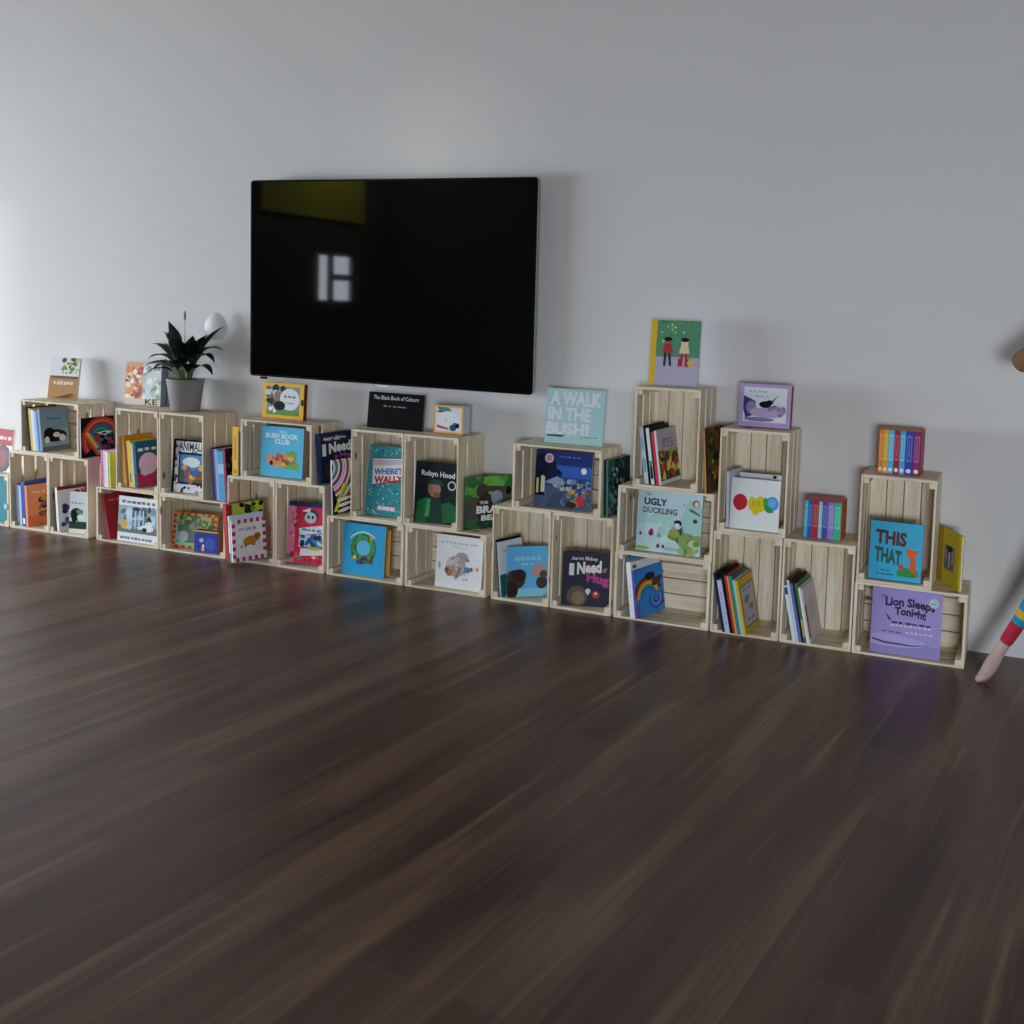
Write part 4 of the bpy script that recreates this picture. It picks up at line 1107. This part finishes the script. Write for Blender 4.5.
facing('lilac landscape book with a black bird picture on the paint blob stack', 738.5, 790.5, 385, -.16, ZVV, '#a894c4', lilac, lean=4, t=.045, pages='#8c3a2c', back='#a04a34', thick=.004)
def blob(A):
    A.rect(0, 0, 1, 1, '#d6dbea')
    A.ell(.2, .53, .15, .16, '#b3202c', 16); A.poly([(.07, .44), (.14, .37), (.2, .36), (.16, .34), (.3, .42)], '#b3202c')
    A.poly([(.36, .55), (.42, .66), (.52, .62), (.60, .68), (.70, .64), (.74, .5), (.68, .38), (.60, .36), (.56, .30), (.48, .31), (.46, .37), (.38, .42)], '#cdbb1f'); A.ell(.47, .52, .03, .05, '#b5a81f'); A.ell(.57, .53, .03, .05, '#b5a81f')
    A.ell(.86, .55, .13, .14, '#3f94d2', 16); A.poly([(.68, .6), (.74, .52), (.86, .44), (.9, .38), (.78, .36), (.70, .42)], '#2f8f3f'); A.ell(.72, .58, .05, .08, '#3f9a3c'); A.ell(.86, .56, .08, .09, '#62aee0', 12)
facing('white book with a dark mark standing behind the paint blob book', 737.5, 779, 474, -.18, ZV + FV, '#c9ccd6', lambda A: A.ell(.85, .96, .05, .03, '#1c2030'), lean=4, t=.010)
facing('white book with red, yellow and blue paint blobs', 730, 778.5, 479.5, -.24, ZV + FV, '#d6dbea', blob, lean=4, t=.012)
row(722.0, -.235, ZV + FV, 1.5, 8, [dict(label='white narrow book at the left wall of the paint blob crate', t=.012, h=.252, w=.15, base='#b9c2d4', spine_col='#c4cfe6')])

def slipcase(label, pxl, pxr, y, z, h, d, cols, side, top, spinelabel, dots_=None):
    x0, x1 = x_at(pxl, y, z + .08), x_at(pxr, y, z + .08)
    W = x1 - x0
    root = thing('slipcase', label, 'box', None, Matrix.Translation(((x0 + x1) / 2, y, z + .0012)))
    m = pmat(side); mt = pmat(top); s = .002
    for nm, bx, mm in (('side_board', (-W / 2, -W / 2 + s, .002, d, 0, h), m), ('side_board', (W / 2 - s, W / 2, .002, d, 0, h), m), ('top_board', (-W / 2 + s, W / 2 - s, .002, d, h - s, h), mt), ('bottom_board', (-W / 2 + s, W / 2 - s, .002, d, 0, s), m), ('rear_board', (-W / 2 + s, W / 2 - s, d - s, d, s, h - s), m)):
        bm = bmesh.new(); box(bm, *bx, 0, .0003); mesh_obj(nm, bm, mm, root)
    tot = sum(c[1] for c in cols)
    u = W - 2 * s - .001
    x = (x0 + x1) / 2 - u / 2
    for i, c in enumerate(cols):
        tw = u * c[1] / tot
        t = tw - .0004
        wv = d - .008
        M = Matrix.Translation((x + t, y + wv / 2 + .001, z + s + .0018)) @ Matrix.Rotation(rad(90), 4, 'Z')
        def sp(A, c=c, i=i):
            A.rect(.15, .3, .85, .9, c[3]); A.rect(.3, .36, .7, .84, c[0])
            A.rect(.42, .4, .58, .8, c[3])
            if dots_:
                A.ell(.5, .09, .32, .05, '#dcdce2')
        book(spinelabel % c[2], wv, h - 2 * s - .0016, t, c[0], M, None, spine=sp, group='books' + spinelabel[8:], thick=.0008)
        x += tw
slipcase('boxed set of pastel and red spines on the low crate between two taller stacks', 803.5, 841.5, -.205, ZV, .168, .13,
         [('#3fb4cf', 1, 'turquoise', '#7fd0e0'), ('#2a62b0', 1.2, 'blue', '#5f8fd0'), ('#b5283c', 1.7, 'red', '#d06a74'), ('#8fc4e0', 1.0, 'pale blue', '#b9dcec'), ('#3f4fa0', 1.5, 'indigo', '#7a86c4'), ('#8a7ac4', 1.7, 'lilac', '#aaa0d6'), ('#2fb08a', 1.9, 'green', '#6fcfae')],
         '#b5502c', '#b5505c', '%s spine in the pastel boxed set on a low crate')
slipcase('boxed set of bright books on top of the lion book stack', 878.0, 921, -.20, ZVH, .19, .14,
         [('#d9722c', 1.1, 'orange', '#e8a06a'), ('#cf9f22', 1.3, 'yellow', '#e0c05a'), ('#4fa8dc', 1.5, 'sky blue', '#8fcbe8'), ('#94202f', 1.5, 'dark red', '#c05a66'), ('#3f9fcf', 1.4, 'cyan', '#7fc4e0'), ('#2f3fa0', 2.0, 'royal blue', '#5f6cc0'), ('#7a2468', 1.9, 'plum', '#a85f98')],
         '#a04a3a', '#a8702f', '%s spine in the bright boxed set above the fox book', True)

def page(A):
    A.rect(0, 0, 1, 1, '#c4a52c'); A.rect(.10, .1, .92, .86, '#3c3a44'); A.rect(.12, .12, .90, .84, '#b4adb9'); A.scrib(.25, .74, .8, .79, '#6c6878', 3); A.ell(.38, .58, .13, .07, '#7a6f86'); A.ell(.62, .42, .14, .06, '#8f7a80'); A.ell(.5, .62, .05, .04, '#6a5f7a'); A.scrib(.3, .2, .75, .26, '#5f6a9a', 4)
row(721.5, -.288, FV, 12, 4, [
    dict(label='dark navy spine leaning at the left end of the yellow cover row', t=.012, h=.265, w=.2, base='#1c2238'),
    dict(label='white and lilac wide spine leaning second in the yellow cover row', t=.022, h=.235, w=.18, base='#aeb8dc', spine=lambda A: A.scrib(.3, .15, .7, .8, '#8f9ac8', 1, 7)),
    dict(label='black book with a black top in the yellow cover row', t=.014, h=.275, w=.2, base='#17171b', pages='#2a2a2c'),
    dict(label='red thin spine in the yellow cover row', t=.010, h=.262, w=.2, base='#b0283a'),
    dict(label='orange and yellow thin spine in the yellow cover row', t=.008, h=.26, w=.2, base='#d99a2c'),
    dict(label='teal wide book in the yellow cover row', t=.016, h=.262, w=.2, base='#2f5a62', pages='#3f6a72', spine_col='#3f7a78'),
    dict(label='white topped thin spine just behind the yellow cover', t=.010, h=.246, w=.2, base='#ccd2dc', spine_col='#8fc0cf'),
    dict(label='yellow book with a grey page picture leaning in front of its row', t=.012, h=.245, w=.2, base='#c4a52c', art=page)], 'books leaning in the yellow cover row')
row(792.0, -.27, FV, 12, 4, [
    dict(label='dark topped white spine at the left of the white cover row', t=.016, h=.245, w=.18, base='#cdd5e2', spine=lambda A: A.rect(.1, .84, .9, .97, '#26304a')),
    dict(label='brown topped book in the white cover row', t=.012, h=.272, w=.2, base='#5a4636', pages='#5a4636', spine_col='#b9c9d9'),
    dict(label='blue violet spine in the white cover row', t=.012, h=.258, w=.2, base='#5a66a8'),
    dict(label='black thin spine in the white cover row', t=.008, h=.272, w=.2, base='#1c1d22'),
    dict(label='green and tan spine in the white cover row', t=.012, h=.262, w=.2, base='#3f6a4a', pages='#8a7a58', spine=lambda A: A.rect(.1, .1, .9, .4, '#a89a6a')),
    dict(label='white thin spine directly behind the white front cover', t=.008, h=.245, w=.19, base='#dde0e6'),
    dict(label='white book with a faint pink edge leaning in front of its row', t=.008, h=.242, w=.19, base='#bfb9bf', art=lambda A: (A.rect(0, .1, .12, .7, '#8a3f4a'), A.ell(.55, .55, .3, .2, '#b4aeb6'), A.ell(.4, .25, .2, .1, '#cbb9b4')))], 'books leaning in the white cover row')

# --- right-hand stack
def fox(A):
    A.rect(0, 0, 1, 1, '#35a6cf')
    A.text('THIS', .10, .60, .70, .85, '#5a2f2a', .05, 0, -.03); A.text('THAT', .10, .28, .62, .54, '#2f5a3f', .05, 0, -.05)
    A.poly([(.55, .08), (.92, .08), (.94, .2), (.7, .24), (.54, .18)], '#2f8a3f'); A.poly([(.78, .2), (.9, .14), (.9, .36), (.86, .46), (.78, .4)], '#cf5a2c'); A.ell(.80, .48, .09, .08, '#d4622f'); A.poly([(.7, .46), (.72, .6), (.78, .54)], '#cf5a2c'); A.poly([(.84, .54), (.94, .56), (.9, .44)], '#cf5a2c'); A.ell(.62, .24, .05, .05, '#c0402c'); A.poly([(.88, .12), (.98, .1), (.94, .16)], '#b5482c')
    A.scrib(.24, .15, .42, .18, '#1f5f86', 2); A.scrib(.15, .08, .5, .115, '#1f5f86', 4)
facing('bright blue book lettered THIS THAT with an orange fox', 869, 921.5, 523, -.232, ZH + FV, '#35a6cf', fox, lean=5, t=.022, pages='#2a7a80', back='#1b2a33', thick=.003)
def yel(A):
    A.rect(0, 0, 1, 1, '#bfae2c'); A.rect(0, 0, .2, 1, '#a8862a'); A.rect(.28, .28, .7, .72, '#6c6a72'); A.ell(.5, .52, .17, .2, '#a8a6ac'); A.rect(.38, .34, .44, .62, '#3f3a3c'); A.rect(.54, .32, .6, .6, '#4a4044'); A.ell(.5, .66, .12, .06, '#2f2c30')
q0 = Vector((x_at(938.2, -.05, ZH + .1), -.05, ZH + .001)); q1 = Vector((x_at(960.5, -.238, ZH + .1), -.238, ZH + .001)); v_ = q1 - q0
book('yellow book with a grey picture standing angled beside the fox book\'s crate', v_.length, .235, .012, '#bfae2c', pose((q0 + q1) / 2, math.degrees(math.atan2(v_.y, v_.x)), 0), yel, pages='#dcdce6')
def lion(A):
    A.rect(0, 0, 1, 1, '#9a8cc8'); A.rect(0, 0, 1, .18, '#8a80ba'); A.ell(.3, .2, .5, .09, '#a99cd2'); A.poly([(.02, .22), (.2, .18), (.6, .17), (.88, .2), (.6, .15), (.2, .15), (.02, .19)], '#4a4470')
    A.text('The', .13, .82, .22, .87, '#2f2a4c', .02); A.text('Lion Sleeps', .19, .66, .90, .83, '#26223f', .04, .02, -.02); A.text('Tonight', .33, .53, .78, .69, '#26223f', .04, .02, -.03); A.poly([(.19, .62), (.27, .53), (.3, .48), (.24, .52)], '#2f2a4c')
    A.scrib(.3, .46, .88, .50, '#2f2a4c', 6); A.scrib(.28, .42, .88, .46, '#d0c8e0', 9); A.scrib(.5, .33, .9, .37, '#c9bfe0', 6); A.scrib(.16, .32, .46, .35, '#5a5088', 3); A.ell(.88, .82, .07, .07, '#a9c4cc', 14); A.scrib(.84, .80, .93, .83, '#7a9aa8', 2)
facing('large lilac book lettered The Lion Sleeps Tonight', 870.5, 940.5, 588.5, -.236, FL, '#9a8cc8', lion, lean=4, t=.012)


# ------------------------------------------------------------------ the dancer at the edge of the frame
def skin_mesh(name, chains, mats, parent, levels=2, matf=None):
    """one continuous surface grown over connected chains of (key, point, radius)"""
    verts, keys, edges, radii = [], {}, [], []
    for ch in chains:
        prev = None
        for it in ch:
            k = it[0]
            if k not in keys:
                keys[k] = len(verts); verts.append(it[1]); radii.append(it[2])
            if prev is not None and prev != keys[k]:
                edges.append((prev, keys[k]))
            prev = keys[k]
    me = bpy.data.meshes.new(name)
    me.from_pydata([tuple(v) for v in verts], edges, [])
    o = bpy.data.objects.new(name, me); COL.objects.link(o)
    o.modifiers.new('skin', 'SKIN')
    me.skin_vertices[0].data[0].use_root = True
    for i, r in enumerate(radii):
        me.skin_vertices[0].data[i].radius = (r, r) if not isinstance(r, tuple) else r
    sb = o.modifiers.new('sub', 'SUBSURF'); sb.levels = levels; sb.render_levels = levels
    dg = bpy.context.evaluated_depsgraph_get()
    nm = bpy.data.meshes.new_from_object(o.evaluated_get(dg))
    bpy.data.objects.remove(o)
    nm.name = name
    nm.materials.clear()
    for m in mats:
        nm.materials.append(m)
    for p in nm.polygons:
        p.use_smooth = True
        p.material_index = matf(p.center) if matf else 0
    ob = bpy.data.objects.new(name, nm); COL.objects.link(ob); ob.parent = parent
    return ob

def make_person():
    Y = -.35
    P = lambda px, py, dy=0: at(px, py, Y + dy)
    root = thing('person', 'dancing person in striped leggings and a brown top, one foot pointed to the floor', 'person')
    ankle = P(999, 652); calf = P(1024, 615); knee = P(1067, 549, -.02); hipl = P(1130, 440)
    pelvis = P(1148, 425); hipr = P(1168, 440)
    kneer = hipr + Vector((.05, -.05, -.42)); ankr = kneer + Vector((.03, .06, -.40)); ankr.z = .085
    waist = pelvis + Vector((.0, 0, .16)); chest = pelvis + Vector((.0, -.01, .36)); neck = pelvis + Vector((.01, -.01, .53)); head = neck + Vector((.01, -.03, .12)); crown = head + Vector((0, .01, .09))
    shl = chest + Vector((-.155, 0, .11)); shr = chest + Vector((.165, 0, .11))
    elb = P(1016, 366); wr = P(1082, 318, -.16)
    elr = shr + Vector((.24, -.06, .04)); wrr = elr + Vector((.16, -.1, .16))
    heel = P(992, 667, .03); ball = P(984, 668, -.035); toe = P(977, 672, -.06)
    heel.z = max(heel.z, .045); ball.z = .022; toe.z = .014
    skin = pmat('#b39a92', .5)
    ch = [[('pe', pelvis, (.13, .10)), ('wa', waist, (.115, .085)), ('ch', chest, (.14, .10)), ('nb', neck, .05), ('nk', neck + Vector((0, -.005, .05)), .046), ('hd', head, (.074, .088)), ('cr', crown, (.062, .074))],
          [('pe', pelvis, 0), ('hl', hipl, .082), ('t1', hipl.lerp(knee, .5), .070), ('kl', knee, .046), ('cl', knee.lerp(ankle, .35), .040), ('c2', calf, .029), ('al', ankle, .024), ('hb', ankle.lerp(ball, .45), .034), ('bl', ball, (.040, .024)), ('to', toe, (.034, .014))],
          [('pe', pelvis, 0), ('hr', hipr, .082), ('t2', hipr.lerp(kneer, .5), .070), ('kr', kneer, .052), ('cr2', kneer.lerp(ankr, .35), .048), ('ar', ankr, .032), ('b2', ankr + Vector((.03, -.12, -.055)), .030), ('to2', ankr + Vector((.04, -.19, -.066)), .017)],
          [('ch', chest, 0), ('sl', shl, .050), ('ul', shl.lerp(elb, .5), .036), ('el', elb, .027), ('fl', elb.lerp(wr, .4), .027), ('wl', wr, .020)],
          [('ch', chest, 0), ('sr', shr, .050), ('ur', shr.lerp(elr, .5), .036), ('er', elr, .029), ('fr', elr.lerp(wrr, .4), .031), ('wr', wrr, .020)]]
    for nm, w, e in (('l', wr, elb), ('r', wrr, elr)):
        d = (w - e).normalized(); s = d.cross(Vector((0, 1, 0))).normalized(); pm = w + d * .07
        ch.append([('w' + nm, w, 0), ('p' + nm, pm, (.030, .016))])
        for i, (o_, L_) in enumerate(((-.027, .066), (-.009, .078), (.010, .072), (.027, .056))):
            b0 = pm + s * o_ + d * .012
            ch.append([('p' + nm, pm, 0), (nm + 'f%da' % i, b0, .009), (nm + 'f%db' % i, b0 + d * L_ * .5 + Vector((0, -.006, 0)), .0085), (nm + 'f%dc' % i, b0 + d * L_ + Vector((0, -.02, 0)), .007)])
        ch.append([('w' + nm, w, 0), (nm + 'ta', w + d * .03 - s * .03, .011), (nm + 'tb', w + d * .055 - s * .052, .009), (nm + 'tc', w + d * .078 - s * .058, .008)])
    skin_mesh('body', ch, [skin], root)
    # rainbow leggings that end above the ankle
    cols = ['#a8263c', '#c99a2c', '#1f86a8', '#c99a2c', '#2f8a5a', '#8c2f7a', '#1f86a8', '#c4502c']
    lm = [pmat(c, .7, .15) for c in cols]
    lo = knee.lerp(ankle, .93)
    ax = (lo - hipl)
    def stripe(c):
        side = 0 if (c - pelvis).x < .04 and c.x < (pelvis.x + .02) else 1
        a, b = (hipl, lo) if side == 0 else (hipr, kneer.lerp(ankr, .8))
        t = (b - c).dot((b - a).normalized()) / .001
        if t < 105:
            return 0
        return (2, 1, 2, 4, 5, 7, 6)[int((t - 105) / 30) % 7]
    leg = [[('pe', pelvis, (.138, .108)), ('hl', hipl, .088), ('t1', hipl.lerp(knee, .5), .075), ('kl', knee, .050), ('cl', knee.lerp(ankle, .35), .044), ('c2', calf, .033), ('q', calf.lerp(lo, .5), .030), ('lo', lo, .028)],
           [('pe', pelvis, 0), ('hr', hipr, .088), ('t2', hipr.lerp(kneer, .5), .075), ('kr', kneer, .057), ('cr2', kneer.lerp(ankr, .35), .053), ('lr', kneer.lerp(ankr, .8), .038)]]
    skin_mesh('leggings', leg, lm, root, 3, stripe)
    top = [[('pe', pelvis + Vector((0, 0, .03)), (.146, .116)), ('wa', waist, (.124, .094)), ('ch', chest, (.150, .108)), ('nb', neck + Vector((0, 0, -.02)), .058)],
           [('ch', chest, 0), ('sl', shl, .056), ('ul', shl.lerp(elb, .5), .042), ('el', elb, .046), ('fl', elb.lerp(wr, .4), .036), ('wl', elb.lerp(wr, .85), .026)],
           [('ch', chest, 0), ('sr', shr, .056), ('ur', shr.lerp(elr, .5), .042), ('er', elr, .034), ('fr', elr.lerp(wrr, .4), .035), ('wr', elr.lerp(wrr, .85), .026)]]
    skin_mesh('brown_top', top, [pmat('#7a5c42', .8, .1)], root)
    # face and hair
    eye, lip = pmat('#e6e2dc', .3), pmat('#8a4a44', .5)
    for s in (-1, 1):
        bm = bmesh.new(); bmesh.ops.create_uvsphere(bm, u_segments=12, v_segments=8, radius=.012, matrix=Matrix.Translation(head + Vector((s * .030, -.078, .012))))
        mesh_obj('eye', bm, eye, root, True)
        bm = bmesh.new(); bmesh.ops.create_uvsphere(bm, u_segments=10, v_segments=8, radius=1, matrix=Matrix.Translation(head + Vector((s * .078, -.005, 0))) @ Matrix.Diagonal((.010, .02, .03, 1)))
        mesh_obj('ear', bm, skin, root, True)
    bm = bmesh.new(); bmesh.ops.create_cone(bm, cap_ends=True, segments=10, radius1=.017, radius2=.007, depth=.045, matrix=Matrix.Translation(head + Vector((0, -.090, -.012))) @ Matrix.Rotation(rad(-12), 4, 'X'))
    mesh_obj('nose', bm, skin, root, True)
    bm = bmesh.new(); bmesh.ops.create_uvsphere(bm, u_segments=12, v_segments=8, radius=1, matrix=Matrix.Translation(head + Vector((0, -.080, -.045))) @ Matrix.Diagonal((.024, .010, .007, 1)))
    mesh_obj('mouth', bm, lip, root, True)
    bm = bmesh.new(); bmesh.ops.create_uvsphere(bm, u_segments=24, v_segments=16, radius=1, matrix=Matrix.Translation(head + Vector((0, .022, .040))) @ Matrix.Diagonal((.092, .100, .098, 1)))
    mesh_obj('hair', bm, pmat('#2c211b', .6), root, True)
make_person()

# ------------------------------------------------------------------ view
S.view_settings.view_transform = 'Standard'
S.view_settings.look = 'None'
S.view_settings.gamma = 1
S.view_settings.use_curve_mapping = False
S.view_settings.exposure = 0.8
